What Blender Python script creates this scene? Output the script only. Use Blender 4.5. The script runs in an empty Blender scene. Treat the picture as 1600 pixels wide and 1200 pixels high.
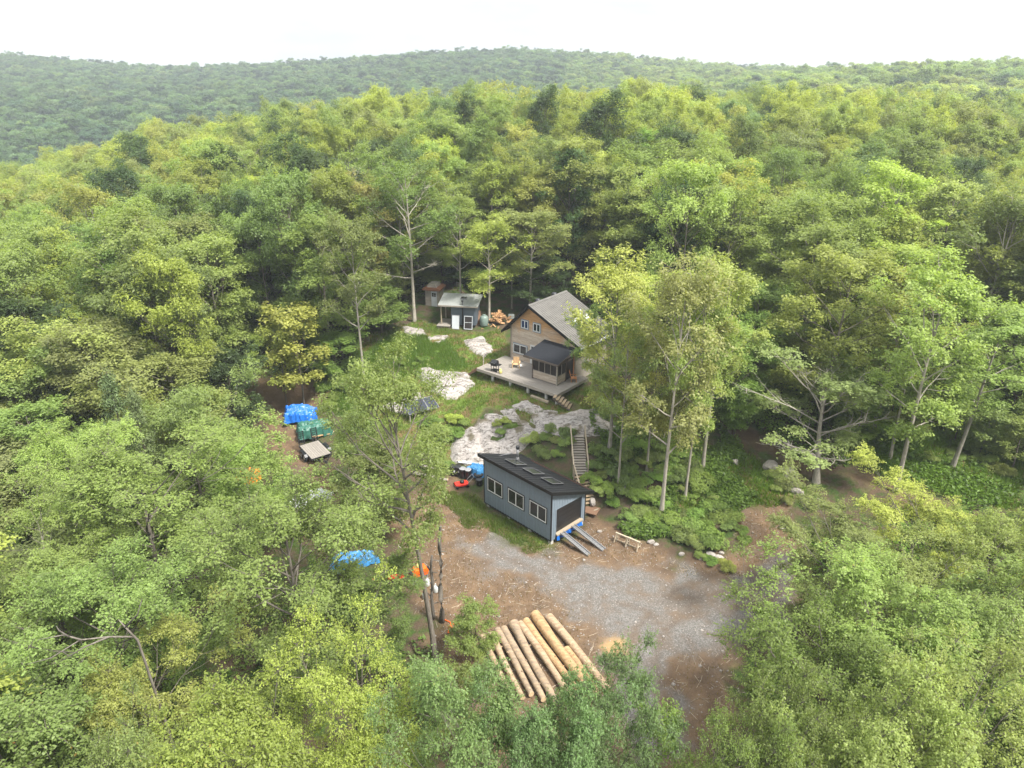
import bpy, math, random
import numpy as np
from mathutils import Vector, Matrix
SC = bpy.context.scene
COL = SC.collection
# ------------------------------------------------------------------ camera, sky, sun, exposure
CAM_H, PITCH, FPX = 33.6, 24.0, 1110.0
cam = bpy.data.cameras.new('camera')
cam.sensor_width = 36.0; cam.lens = 36.0 * FPX / 1600.0; cam.clip_start = .5; cam.clip_end = 5000
camo = bpy.data.objects.new('camera', cam); COL.objects.link(camo)
camo.location = (0, 0, CAM_H); camo.rotation_euler = (math.radians(90 - PITCH), 0, 0)
SC.camera = camo
SUN_EL, SUN_AZ = math.radians(56), math.radians(128)     # azimuth clockwise from +Y (north)
W = bpy.data.worlds.new('World'); SC.world = W; W.use_nodes = True
nt = W.node_tree; nt.nodes.clear()
sky = nt.nodes.new('ShaderNodeTexSky'); sky.sky_type = 'NISHITA'; sky.sun_disc = False
sky.sun_elevation = SUN_EL; sky.sun_rotation = SUN_AZ; sky.dust_density = 3.0; sky.air_density = 1.0
tc = nt.nodes.new('ShaderNodeTexCoord'); mp = nt.nodes.new('ShaderNodeMapping'); mp.inputs['Scale'].default_value = (1, 1, 3.2)
nz = nt.nodes.new('ShaderNodeTexNoise'); nz.inputs['Scale'].default_value = 2.2; nz.inputs['Detail'].default_value = 6; nz.inputs['Roughness'].default_value = .55
cr = nt.nodes.new('ShaderNodeValToRGB')
cr.color_ramp.elements[0].position = .36; cr.color_ramp.elements[0].color = (.70, .745, .79, 1)
cr.color_ramp.elements[1].position = .62; cr.color_ramp.elements[1].color = (1, 1, 1, 1)
mx = nt.nodes.new('ShaderNodeMix'); mx.data_type = 'RGBA'; mx.inputs[0].default_value = .94
bg = nt.nodes.new('ShaderNodeBackground'); bg.inputs['Strength'].default_value = .1
out = nt.nodes.new('ShaderNodeOutputWorld')
L = nt.links.new
L(tc.outputs['Generated'], mp.inputs['Vector']); L(mp.outputs[0], nz.inputs['Vector']); L(nz.outputs['Fac'], cr.inputs[0])
sx_ = nt.nodes.new('ShaderNodeSeparateXYZ'); L(tc.outputs['Generated'], sx_.inputs[0])      # an overcast sky is three times brighter overhead than at the horizon
mr = nt.nodes.new('ShaderNodeMapRange'); mr.inputs['To Min'].default_value = 3.0; mr.inputs['To Max'].default_value = 9.4; L(sx_.outputs[2], mr.inputs['Value'])
vm = nt.nodes.new('ShaderNodeVectorMath'); vm.operation = 'SCALE'; L(cr.outputs[0], vm.inputs[0]); L(mr.outputs[0], vm.inputs['Scale'])
L(sky.outputs[0], mx.inputs[6]); L(vm.outputs[0], mx.inputs[7]); L(mx.outputs[2], bg.inputs[0]); L(bg.outputs[0], out.inputs[0])
sd = bpy.data.lights.new('sun', 'SUN'); sd.energy = 2.6; sd.angle = math.radians(10); sd.color = (1, .96, .89)
so = bpy.data.objects.new('sun', sd); COL.objects.link(so)
_d = Vector((math.sin(SUN_AZ) * math.cos(SUN_EL), math.cos(SUN_AZ) * math.cos(SUN_EL), math.sin(SUN_EL)))
so.rotation_euler = _d.to_track_quat('Z', 'Y').to_euler(); so.location = (0, 0, 120)
SC.view_settings.view_transform = 'Standard'; SC.view_settings.look = 'None'; SC.view_settings.gamma = 1
SC.view_settings.use_curve_mapping = False
SC.view_settings.exposure = 1.88
SC.render.engine = 'CYCLES'
cy = SC.cycles
cy.max_bounces = 6; cy.diffuse_bounces = 4; cy.glossy_bounces = 2; cy.transmission_bounces = 3; cy.transparent_max_bounces = 4
cy.volume_bounces = 0; cy.use_denoising = True; cy.caustics_reflective = False; cy.caustics_refractive = False
HAZE = .00037

# ------------------------------------------------------------------ maths helpers
rnd = random.Random(11)
RNG = np.random.default_rng(5)
_s, _c = math.sin(math.radians(PITCH)), math.cos(math.radians(PITCH))
def ray(u, v):
    a = (u - 800) / FPX; b = (600 - v) / FPX
    return (a, _c + b * _s, -_s + b * _c)
def proj(x, y, z):
    z = z - CAM_H; d = y * _c - z * _s
    return 800 + FPX * x / d, 600 - FPX * (y * _s + z * _c) / d
def vnoise(x, y, seed=0):
    x = np.asarray(x, float); y = np.asarray(y, float)
    xi = np.floor(x); yi = np.floor(y); fx = x - xi; fy = y - yi
    fx = fx * fx * (3 - 2 * fx); fy = fy * fy * (3 - 2 * fy)
    def hsh(a, b):
        n = np.sin(a * 127.1 + b * 311.7 + seed * 74.7) * 43758.5453
        return n - np.floor(n)
    return (hsh(xi, yi) * (1 - fx) + hsh(xi + 1, yi) * fx) * (1 - fy) + (hsh(xi, yi + 1) * (1 - fx) + hsh(xi + 1, yi + 1) * fx) * fy
def fbm(x, y, seed=0, n=4):
    t = 0; a = .5; f = 1.
    for i in range(n):
        t = t + a * vnoise(np.asarray(x) * f, np.asarray(y) * f, seed + i); a *= .5; f *= 2.03
    return t / (1 - .5 ** n)
def sstep(a, b, t):
    t = np.clip((t - a) / (b - a), 0, 1); return t * t * (3 - 2 * t)

# ------------------------------------------------------------------ terrain height
def G(u, v, z):
    r = ray(u, v); t = (CAM_H - z) / -r[2]; return (r[0] * t, r[1] * t, z)
_cp = [G(*p) for p in [
    (862, 860, 0), (1000, 900, 0), (1150, 950, .2), (1200, 880, .3), (900, 960, 0), (760, 1010, 0), (850, 1080, 0), (1000, 1080, 0),
    (1100, 1150, -.3), (700, 900, 0), (640, 790, .5), (740, 800, .2), (700, 760, .5), (757, 790, 0.05), (910, 815, 0), (960, 835, .15),
    (930, 790, .6), (903, 676, 4.3), (880, 730, 2.6), (840, 720, 2.4), (800, 690, 2.6), (760, 655, 3.7), (700, 640, 3.3), (712, 700, 1.5),
    (690, 722, .9), (660, 695, 1.7), (665, 645, 3.1), (830, 618, 4.75), (750, 600, 4.6), (885, 640, 4.6), (960, 668, 4.2), (1000, 690, 3.7),
    (1000, 780, 1.2), (1050, 820, .8), (1100, 870, .35), (1100, 720, 2.7), (1150, 700, 3.3), (1170, 680, 3.6), (1250, 720, 3.0),
    (1300, 738, 2.7), (1400, 770, 2.2), (1480, 800, 2.0), (1200, 800, 1.1), (1350, 865, 1.0), (790, 560, 5.2), (740, 530, 5.6), (710, 514, 5.9),
    (640, 525, 5.6), (600, 540, 5.1), (680, 560, 4.9), (600, 590, 3.9), (560, 570, 4.1), (480, 672, 1.0), (440, 620, 1.8), (420, 590, 2.4),
    (500, 600, 3.0), (520, 720, .6), (560, 780, .4), (770, 495, 6.2), (650, 472, 6.6), (900, 500, 6.0), (960, 560, 5.4), (1010, 600, 4.8), (1080, 640, 4.0)]]
_cp += [(-60, 60, -1.5), (-50, 100, 2), (-80, 120, -5), (-40, 140, 8), (0, 140, 10.5), (40, 150, 9.5), (90, 140, 6), (60, 80, 4.5), (50, 50, 2), (90, 90, 5),
        (30, 30, 0), (45, 20, -1), (-25, 30, -1), (-40, 40, -2), (-20, 15, -2), (0, 12, -2), (30, 10, -2), (-60, 0, -5), (60, 0, -3), (0, -40, -5),
        (-100, 60, -4), (100, 40, 0), (0, 105, 8), (25, 100, 8), (-25, 100, 6.5)]
def far_z(az, d):                     # ground height of the far country by azimuth (x/y) and distance
    az = float(az)
    near = np.interp(az, [-1.2, -.72, -.4, -.15, .15, .4, .8, 1.2], [-12, -8, 4, 9.5, 10, 9, 8, 6])
    val = np.interp(az, [-1.2, -.72, -.4, -.15, .1, .3, .5, .8, 1.2], [-28, -26, -24, -20, -12, 0, 6, 9, 8])
    mid = np.interp(az, [-1.2, -.72, -.4, -.1, .15, .3, .4, .5, .8, 1.2], [4, 6, 4, 6, 8, 16, 21, 25, 26, 22])
    top = np.interp(az, [-1.2, -.72, -.6, -.5, -.34, -.2, -.03, .1, .2, .3, .4, .5, .75, 1.2], [36, 37, 34, 24, 26, 32, 42, 37, 30, 24, 20, 20, 20, 20])
    return float(np.interp(d, [150, 185, 300, 520, 800, 950, 1300], [near, near - .5, val, mid, top, top - 6, top - 30]))
for _az in np.arange(-1.2, 1.21, .12):
    for _d0 in (175, 215, 290, 380, 480, 580, 690, 800, 900, 1050, 1300):
        _y = _d0 / math.sqrt(1 + _az * _az) if False else _d0
        _cp.append((_az * _y, _y, far_z(_az, _d0)))
for _x in (-1000, -500, 500, 1000):
    for _y in (-300, -100, 100):
        _cp.append((_x, _y, -4))
_cp = np.array(_cp)
_P = _cp[:, :2]
def _phi(r2): return np.sqrt(r2 + 4.0)
_A = _phi(((_P[:, None] - _P[None]) ** 2).sum(-1)) - np.eye(len(_P)) * .15
_w = np.linalg.solve(_A, _cp[:, 2] - _cp[:, 2].mean()); _zm = _cp[:, 2].mean()
def H(x, y):
    x = np.asarray(x, float); y = np.asarray(y, float); sh = x.shape
    q = np.stack([x.ravel(), y.ravel()], -1); o = np.empty(len(q))
    for i in range(0, len(q), 20000):
        b = q[i:i + 20000]
        o[i:i + 20000] = _phi(((b[:, None, 0] - _P[None, :, 0]) ** 2 + (b[:, None, 1] - _P[None, :, 1]) ** 2)) @ _w + _zm
    o = o.reshape(sh)
    return o + (fbm(x * .45, y * .45, 3) - .5) * .22
def h1(x, y): return float(H(np.array([x]), np.array([y]))[0])
def at(u, v, lift=0.0):               # the point of the ground seen at a pixel
    r = ray(u, v); t0 = None
    ts = np.concatenate([np.linspace(15, 130, 1200), np.linspace(131, 400, 600)])
    z = CAM_H + r[2] * ts - lift; hh = H(r[0] * ts, r[1] * ts)
    k = int(np.argmax(z < hh))
    if k == 0: k = 1
    a = (z - hh)[k - 1]; b = (z - hh)[k]; t = ts[k - 1] + (ts[k] - ts[k - 1]) * a / (a - b + 1e-9)
    return Vector((r[0] * t, r[1] * t, CAM_H + r[2] * t))
def poly_at(pts): return np.array([[*at(u, v)[:2]] for u, v in pts])
def sdist(poly, x, y):                # signed distance, positive inside
    x = np.asarray(x, float); y = np.asarray(y, float)
    ins = np.zeros(x.shape, bool); dm = np.full(x.shape, 1e9); n = len(poly)
    for i in range(n):
        x0, y0 = poly[i]; x1, y1 = poly[(i + 1) % n]
        dx, dy = x1 - x0, y1 - y0
        t = np.clip(((x - x0) * dx + (y - y0) * dy) / (dx * dx + dy * dy + 1e-9), 0, 1)
        dm = np.minimum(dm, (x - x0 - t * dx) ** 2 + (y - y0 - t * dy) ** 2)
        cnd = (y0 > y) != (y1 > y)
        xs = x0 + (y - y0) / (dy if abs(dy) > 1e-9 else 1e-9) * dx
        ins ^= cnd & (x < xs)
    dm = np.sqrt(dm)
    return np.where(ins, dm, -dm)

# ------------------------------------------------------------------ materials
def mat(name, build):
    m = bpy.data.materials.new(name); m.use_nodes = True
    t = m.node_tree; t.nodes.clear()
    o = t.nodes.new('ShaderNodeOutputMaterial')
    build(t, o); return m
def N(t, kind, **kw):
    n = t.nodes.new('ShaderNode' + kind)
    for k, v in kw.items():
        if k in n.inputs: n.inputs[k].default_value = v
        else: setattr(n, k, v)
    return n
def noise(t, scale, detail=4, rough=.6, vec=None):
    n = N(t, 'TexNoise', Scale=scale, Detail=detail, Roughness=rough)
    if vec is not None: t.links.new(vec, n.inputs['Vector'])
    return n.outputs['Fac']
def ramp(t, fac, stops):
    r = t.nodes.new('ShaderNodeValToRGB'); e = r.color_ramp.elements
    while len(e) < len(stops): e.new(.5)
    for i, (p, c) in enumerate(stops):
        e[i].position = p; e[i].color = (*c, 1) if len(c) == 3 else c
    t.links.new(fac, r.inputs[0]); return r.outputs[0]
def mix(t, fac, a, b, mode='MIX'):
    n = t.nodes.new('ShaderNodeMix'); n.data_type = 'RGBA'; n.blend_type = mode
    for sock, v in ((n.inputs[0], fac), (n.inputs[6], a), (n.inputs[7], b)):
        if isinstance(v, (int, float)): sock.default_value = v
        elif isinstance(v, tuple): sock.default_value = (*v, 1)
        else: t.links.new(v, sock)
    return n.outputs[2]
def mth(t, op, a, b=None):
    n = t.nodes.new('ShaderNodeMath'); n.operation = op
    for sock, v in ((n.inputs[0], a), (n.inputs[1], b)):
        if v is None: continue
        if isinstance(v, (int, float)): sock.default_value = v
        else: t.links.new(v, sock)
    return n.outputs[0]
def attr(t, name, typ='GEOMETRY'):
    n = N(t, 'Attribute', attribute_name=name); n.attribute_type = typ; return n
def objvec(t):
    return N(t, 'TexCoord').outputs['Object']
def surf(t, o, col, rough=.8, bump=None, bd=.02, metal=0.0, spec=.3):
    p = N(t, 'BsdfPrincipled'); p.inputs['Metallic'].default_value = metal
    p.inputs['Specular IOR Level'].default_value = spec
    if isinstance(rough, (int, float)): p.inputs['Roughness'].default_value = rough
    else: t.links.new(rough, p.inputs['Roughness'])
    if isinstance(col, tuple): p.inputs['Base Color'].default_value = (*col, 1)
    else: t.links.new(col, p.inputs['Base Color'])
    if bump is not None:
        b = N(t, 'Bump'); b.inputs['Distance'].default_value = bd; b.inputs['Strength'].default_value = .8
        t.links.new(bump, b.inputs['Height']); t.links.new(b.outputs[0], p.inputs['Normal'])
    t.links.new(p.outputs[0], o.inputs[0]); return p
def plain(name, col, rough=.7, var=.25, scale=6, metal=0.0, spec=.3, stretch=(1, 1, 1), bd=.01):
    def f(t, o):
        m = N(t, 'Mapping'); m.inputs['Scale'].default_value = stretch
        t.links.new(objvec(t), m.inputs[0])
        n = noise(t, scale, 5, .65, m.outputs[0])
        c = ramp(t, n, [(.25, tuple(v * (1 - var) for v in col)), (.75, tuple(min(1, v * (1 + var)) for v in col))])
        r = N(t, 'ObjectInfo').outputs['Random']
        c = mix(t, 1.0, c, ramp(t, r, [(0, (.88, .88, .88)), (1, (1.0, 1.0, 1.0))]), 'MULTIPLY')
        surf(t, o, c, rough, n, bd, metal, spec)
    return mat(name, f)
M = {}
M['grey_siding'] = plain('grey_siding', (.175, .215, .255), .55, .08, 3)
M['slate_siding'] = plain('slate_siding', (.10, .122, .145), .6, .08, 3)
M['black_metal'] = plain('black_metal', (.013, .014, .016), .42, .2, 8, spec=.45)
M['black_trim'] = plain('black_trim', (.010, .010, .011), .45, .15, 8)
M['black_plastic'] = plain('black_plastic', (.012, .012, .013), .35, .2, 8, spec=.5)
M['white_frame'] = plain('white_frame', (.58, .58, .57), .45, .05, 5)
M['white_panel'] = plain('white_panel', (.45, .47, .49), .5, .08, 3)
M['galv'] = plain('galvanised', (.30, .30, .31), .45, .2, 10, metal=.5)
M['alu'] = plain('aluminium', (.21, .21, .215), .5, .25, 12, metal=.4)
M['concrete'] = plain('concrete', (.42, .41, .38), .9, .15, 9)
M['blue_tarp'] = plain('blue_tarp', (.012, .13, .50), .38, .3, 5, spec=.5)
M['pale_blue_tarp'] = plain('pale_blue_tarp', (.045, .20, .42), .4, .25, 5, spec=.5)
M['green_tarp'] = plain('green_tarp', (.030, .115, .085), .45, .25, 5, spec=.45)
M['white_sheet'] = plain('white_sheet', (.48, .50, .49), .5, .12, 4)
M['red_plastic'] = plain('red_plastic', (.62, .035, .02), .4, .15, 6)
M['orange_plastic'] = plain('orange_plastic', (.80, .13, .01), .4, .12, 6)
M['orange_tarp'] = plain('orange_tarp', (.72, .22, .015), .5, .2, 6)
M['rust'] = plain('rusty_brown', (.17, .075, .04), .85, .3, 8)
M['yellow_tank'] = plain('yellow_tank', (.55, .50, .16), .5, .1, 6)
M['tyre'] = plain('tyre_rubber', (.016, .016, .016), .85, .2, 10)
M['solar'] = plain('solar_cell', (.012, .016, .028), .18, .2, 4, spec=.6)
M['water_tank'] = plain('water_tank', (.16, .21, .185), .4, .1, 4)
M['tan_fabric'] = plain('tan_wood', (.50, .33, .17), .7, .15, 8)
def wood(name, lo, hi, stretch=(1, 14, 14), rough=.8, scale=1.5, rvar=.75):
    def f(t, o):
        m = N(t, 'Mapping'); m.inputs['Scale'].default_value = stretch
        oi = N(t, 'ObjectInfo')
        v = N(t, 'VectorMath', operation='ADD'); t.links.new(objvec(t), v.inputs[0])
        sc = N(t, 'VectorMath', operation='SCALE'); sc.inputs[0].default_value = (37, 19, 53); t.links.new(oi.outputs['Random'], sc.inputs['Scale'])
        t.links.new(sc.outputs[0], v.inputs[1]); t.links.new(v.outputs[0], m.inputs[0])
        n = noise(t, scale, 6, .7, m.outputs[0])
        c = ramp(t, n, [(.28, lo), (.72, hi)])
        c = mix(t, 1.0, c, ramp(t, oi.outputs['Random'], [(0, (rvar,) * 3), (1, (1.0,) * 3)]), 'MULTIPLY')
        surf(t, o, c, rough, n, .008)
    return mat(name, f)
M['deck_wood'] = wood('weathered_deck', (.17, .15, .128), (.32, .29, .255))
M['grey_wood'] = wood('grey_timber', (.20, .17, .14), (.40, .36, .31))
M['dark_wood'] = wood('dark_timber', (.07, .055, .045), (.15, .115, .09))
M['tread_wood'] = wood('tread_timber', (.22, .16, .10), (.40, .31, .20))
M['pale_wood'] = wood('pale_timber', (.27, .215, .15), (.48, .405, .305))
M['fresh_wood'] = wood('cut_firewood', (.25, .13, .06), (.52, .32, .165), (3, 3, 3))
M['brown_board'] = wood('brown_board', (.15, .085, .055), (.27, .16, .10))
M['orange_wood'] = wood('orange_wood', (.42, .17, .06), (.58, .27, .11))
M['silver_log'] = wood('silver_log', (.13, .105, .09), (.32, .285, .255), (1, 9, 9))
def gable_wood(t, o):                # tan shiplap: greyed and pale low down, tawny near the rakes; streaked along the board
    m = N(t, 'Mapping'); m.inputs['Scale'].default_value = (.9, 1, 9); oi = N(t, 'ObjectInfo')
    vec = objvec(t); t.links.new(vec, m.inputs[0])
    n = noise(t, 1.6, 7, .72, m.outputs[0]); n2 = noise(t, .55, 3, .6, vec)
    z = N(t, 'SeparateXYZ'); t.links.new(vec, z.inputs[0])
    k = mth(t, 'ADD', mth(t, 'MULTIPLY', z.outputs[2], .11), mth(t, 'MULTIPLY', n2, .6))
    pale = ramp(t, n, [(.3, (.30, .23, .17)), (.7, (.62, .53, .435))])
    tawny = ramp(t, n, [(.3, (.32, .155, .055)), (.7, (.62, .37, .165))])
    c = mix(t, ramp(t, k, [(.60, (0, 0, 0)), (.80, (.95, .95, .95))]), pale, tawny)
    c = mix(t, 1.0, c, ramp(t, oi.outputs['Random'], [(0, (.8, .8, .8)), (1, (1, 1, 1))]), 'MULTIPLY')
    surf(t, o, c, .8, n, .008)
M['gable_wood'] = mat('gable_boards', gable_wood)
def roof_metal(t, o):
    vec = objvec(t); m = N(t, 'Mapping'); m.inputs['Scale'].default_value = (1, .35, 1); t.links.new(vec, m.inputs[0])
    n = noise(t, 1.8, 6, .7, m.outputs[0]); n2 = noise(t, 14, 4, .7, vec)
    c = ramp(t, n, [(.3, (.092, .086, .078)), (.7, (.155, .146, .132))])
    c = mix(t, ramp(t, n2, [(.55, (0, 0, 0)), (.75, (.35, .35, .35))]), c, (.11, .11, .075))
    surf(t, o, c, .5, n2, .003, .25)
M['house_roof'] = mat('weathered_steel_roof', roof_metal)
M['sauna_roof'] = plain('pale_roof', (.25, .26, .25), .6, .15, 4)
def shingles(t, o):
    vec = objvec(t)
    b = N(t, 'TexBrick'); b.inputs['Scale'].default_value = 3.2; b.inputs['Color1'].default_value = (.011, .012, .015, 1)
    b.inputs['Color2'].default_value = (.019, .021, .026, 1); b.inputs['Mortar'].default_value = (.006, .006, .007, 1); b.inputs['Mortar Size'].default_value = .02
    t.links.new(vec, b.inputs[0]); n = noise(t, 40, 3, .6, vec)
    surf(t, o, mix(t, .35, b.outputs[0], ramp(t, n, [(.3, (.008, .009, .011)), (.7, (.028, .031, .036))])), .85, n, .004, spec=.15)
M['shingles'] = mat('black_shingles', shingles)
def glass(t, o):
    p = surf(t, o, (.012, .014, .016), .06, spec=.6)
M['glass'] = mat('window_glass', glass)
def skylight(t, o): surf(t, o, (.035, .038, .034), .1, spec=.6)
M['skylight'] = mat('skylight_glass', skylight)
def sky_pale(t, o): surf(t, o, (.45, .47, .44), .15, spec=.6)
M['skylight_pale'] = mat('skylight_acrylic', sky_pale)
def screen(t, o): surf(t, o, (.022, .018, .017), .5)
M['screen'] = mat('porch_screen', screen)
def bark(name, lo, hi):
    def f(t, o):
        m = N(t, 'Mapping'); m.inputs['Scale'].default_value = (5, 5, 1.1); t.links.new(objvec(t), m.inputs[0])
        n = noise(t, 1.6, 6, .7, m.outputs[0])
        oi = N(t, 'ObjectInfo').outputs['Random']
        c = mix(t, 1.0, ramp(t, n, [(.3, lo), (.7, hi)]), ramp(t, oi, [(0, (.72, .72, .72)), (1, (1.1, 1.08, 1.05))]), 'MULTIPLY')
        surf(t, o, c, .9, n, .03)
    return mat(name, f)
M['bark'] = bark('grey_bark', (.075, .062, .05), (.20, .18, .155))
M['pale_bark'] = bark('pale_bark', (.17, .155, .13), (.42, .385, .33))
M['dark_bark'] = bark('dark_bark', (.06, .05, .04), (.17, .14, .115))
def leaf(name, trans=.5, vary=.34, tips=None):
    def f(t, o):
        a = attr(t, 'tint', 'INSTANCER'); lv = attr(t, 'lv')
        k = ramp(t, lv.outputs['Fac'], [(0, (1 - vary,) * 3), (1, (1 + vary,) * 3)])
        c = mix(t, 1.0, a.outputs['Color'], k, 'MULTIPLY')
        if tips: c = mix(t, ramp(t, lv.outputs['Fac'], [(.93, (0, 0, 0)), (.97, (1, 1, 1))]), c, tips)
        p = N(t, 'BsdfPrincipled'); p.inputs['Roughness'].default_value = .5; p.inputs['Specular IOR Level'].default_value = .35
        t.links.new(c, p.inputs['Base Color'])
        tr = N(t, 'BsdfTranslucent'); t.links.new(mix(t, 1.0, c, (1.25, 1.3, .62), 'MULTIPLY'), tr.inputs[0])
        ms = N(t, 'MixShader'); ms.inputs[0].default_value = trans
        t.links.new(p.outputs[0], ms.inputs[1]); t.links.new(tr.outputs[0], ms.inputs[2]); t.links.new(ms.outputs[0], o.inputs[0])
    return mat(name, f)
M['leaf'] = leaf('leaves')
M['leaf_tips'] = leaf('leaves_with_young_tips', tips=(.30, .17, .05))
M['needle'] = leaf('needles', .15, .4)
def ground_mat(t, o):
    geo = N(t, 'NewGeometry').outputs['Position']
    n1 = noise(t, .9, 6, .65, geo); n2 = noise(t, 5.5, 6, .7, geo); n3 = noise(t, 28, 3, .7, geo); n4 = noise(t, .22, 4, .6, geo)
    litter = mix(t, .5, ramp(t, n2, [(.3, (.035, .024, .016)), (.7, (.115, .080, .052))]), ramp(t, n3, [(.3, (.03, .022, .015)), (.75, (.15, .11, .075))]))
    moss = ramp(t, n2, [(.3, (.022, .042, .010)), (.7, (.062, .10, .022))])
    base = mix(t, ramp(t, n1, [(.42, (0, 0, 0)), (.60, (1, 1, 1))]), litter, moss)
    gr = ramp(t, n2, [(.25, (.05, .085, .014)), (.6, (.11, .165, .028)), (.8, (.17, .17, .05))])
    gr = mix(t, ramp(t, n1, [(.44, (0, 0, 0)), (.56, (.95, .95, .95))]), gr, ramp(t, n3, [(.3, (.085, .054, .028)), (.7, (.20, .135, .07))]))
    di = mix(t, .45, ramp(t, n1, [(.3, (.066, .041, .025)), (.5, (.135, .085, .050)), (.72, (.235, .152, .085))]), ramp(t, n3, [(.28, (.04, .027, .019)), (.72, (.20, .145, .098))]))
    di = mix(t, ramp(t, n4, [(.55, (0, 0, 0)), (.68, (.7, .7, .7))]), di, ramp(t, n2, [(.3, (.075, .055, .042)), (.7, (.165, .125, .092))]))
    vo = N(t, 'TexVoronoi', Scale=17.0); t.links.new(geo, vo.inputs['Vector'])
    st = ramp(t, mth(t, 'MULTIPLY', vo.outputs['Color'], 1.0), [(.1, (.06, .056, .051)), (.55, (.145, .136, .126)), (.9, (.30, .286, .27))])
    gv = mix(t, .5, st, ramp(t, n3, [(.3, (.06, .053, .046)), (.7, (.215, .202, .188))]))
    gv = mix(t, ramp(t, n1, [(.48, (0, 0, 0)), (.66, (.8, .8, .8))]), gv, ramp(t, n2, [(.3, (.075, .058, .045)), (.7, (.165, .132, .106))]))
    col = base
    for nm, c in (('grass', gr), ('dirt', di), ('gravel', gv), ('sand', mix(t, n2, (.26, .165, .08), (.40, .275, .14))), ('damp', mix(t, n2, (.035, .028, .023), (.075, .058, .046)))):
        col = mix(t, attr(t, nm).outputs['Fac'], col, c)
    hgt = mth(t, 'ADD', mth(t, 'MULTIPLY', n3, .6), n2)
    surf(t, o, col, .95, hgt, .09, spec=.12)
M['ground'] = mat('ground_soil', ground_mat)
def granite(t, o):
    geo = N(t, 'NewGeometry').outputs['Position']
    n1 = noise(t, .8, 5, .65, geo); n2 = noise(t, 4, 7, .72, geo); n3 = noise(t, 22, 3, .7, geo)
    c = mix(t, n1, ramp(t, n2, [(.28, (.15, .118, .10)), (.55, (.30, .255, .225)), (.8, (.42, .38, .35))]), ramp(t, n2, [(.3, (.19, .18, .17)), (.7, (.42, .41, .395))]))
    c = mix(t, ramp(t, n2, [(.60, (0, 0, 0)), (.74, (.6, .6, .6))]), c, ramp(t, n3, [(.3, (.06, .055, .045)), (.7, (.17, .15, .125))]))
    mp_ = N(t, 'Mapping'); mp_.inputs['Rotation'].default_value = (0, 0, .6); mp_.inputs['Scale'].default_value = (.5, 1.5, 1.2); t.links.new(geo, mp_.inputs[0])
    n5 = noise(t, .9, 5, .62, mp_.outputs[0])
    crk = ramp(t, mth(t, 'ABSOLUTE', mth(t, 'SUBTRACT', n5, .5)), [(.0, (1, 1, 1)), (.022, (0, 0, 0))])
    n6 = noise(t, .45, 4, .6, geo)
    c = mix(t, mth(t, 'MULTIPLY', crk, .8), c, (.05, .04, .028))
    c = mix(t, ramp(t, n6, [(.58, (0, 0, 0)), (.66, (.85, .85, .85))]), c, ramp(t, n3, [(.3, (.05, .045, .022)), (.7, (.13, .105, .06))]))
    surf(t, o, c, .9, mth(t, 'SUBTRACT', n2, crk), .05, spec=.15)
M['granite'] = mat('granite', granite)
M['boulder'] = plain('boulder_stone', (.30, .27, .245), .9, .35, 3, bd=.05)
def log_bark(lo, hi, peel, name):
    def f(t, o):
        m = N(t, 'Mapping'); m.inputs['Scale'].default_value = (.9, 4, 4); oi = N(t, 'ObjectInfo')
        v = N(t, 'VectorMath', operation='ADD'); t.links.new(objvec(t), v.inputs[0])
        sc = N(t, 'VectorMath', operation='SCALE'); sc.inputs[0].default_value = (61, 23, 41); t.links.new(oi.outputs['Random'], sc.inputs['Scale'])
        t.links.new(sc.outputs[0], v.inputs[1]); t.links.new(v.outputs[0], m.inputs[0])
        n = noise(t, 1.4, 7, .72, m.outputs[0]); n2 = noise(t, 1.6, 6, .7, m.outputs[0])
        c = ramp(t, n, [(.25, lo), (.75, hi)])
        c = mix(t, ramp(t, mth(t, 'ADD', n2, mth(t, 'MULTIPLY', n, .4)), [(.66, (0, 0, 0)), (.92, (.8, .8, .8))]), c, peel)
        surf(t, o, c, .85, n, .03)
    return mat(name, f)
M['log_tan'] = log_bark((.20, .13, .075), (.46, .355, .24), (.13, .068, .036), 'tan_log_bark')
M['log_orange'] = log_bark((.23, .13, .06), (.50, .35, .19), (.12, .06, .03), 'orange_log_bark')
M['log_grey'] = log_bark((.12, .088, .062), (.33, .255, .18), (.38, .26, .15), 'grey_log_bark')
M['log_end'] = plain('log_end_grain', (.50, .36, .22), .85, .25, 7)
M['log_end_dark'] = plain('dark_log_end', (.10, .07, .055), .9, .3, 7)

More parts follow.
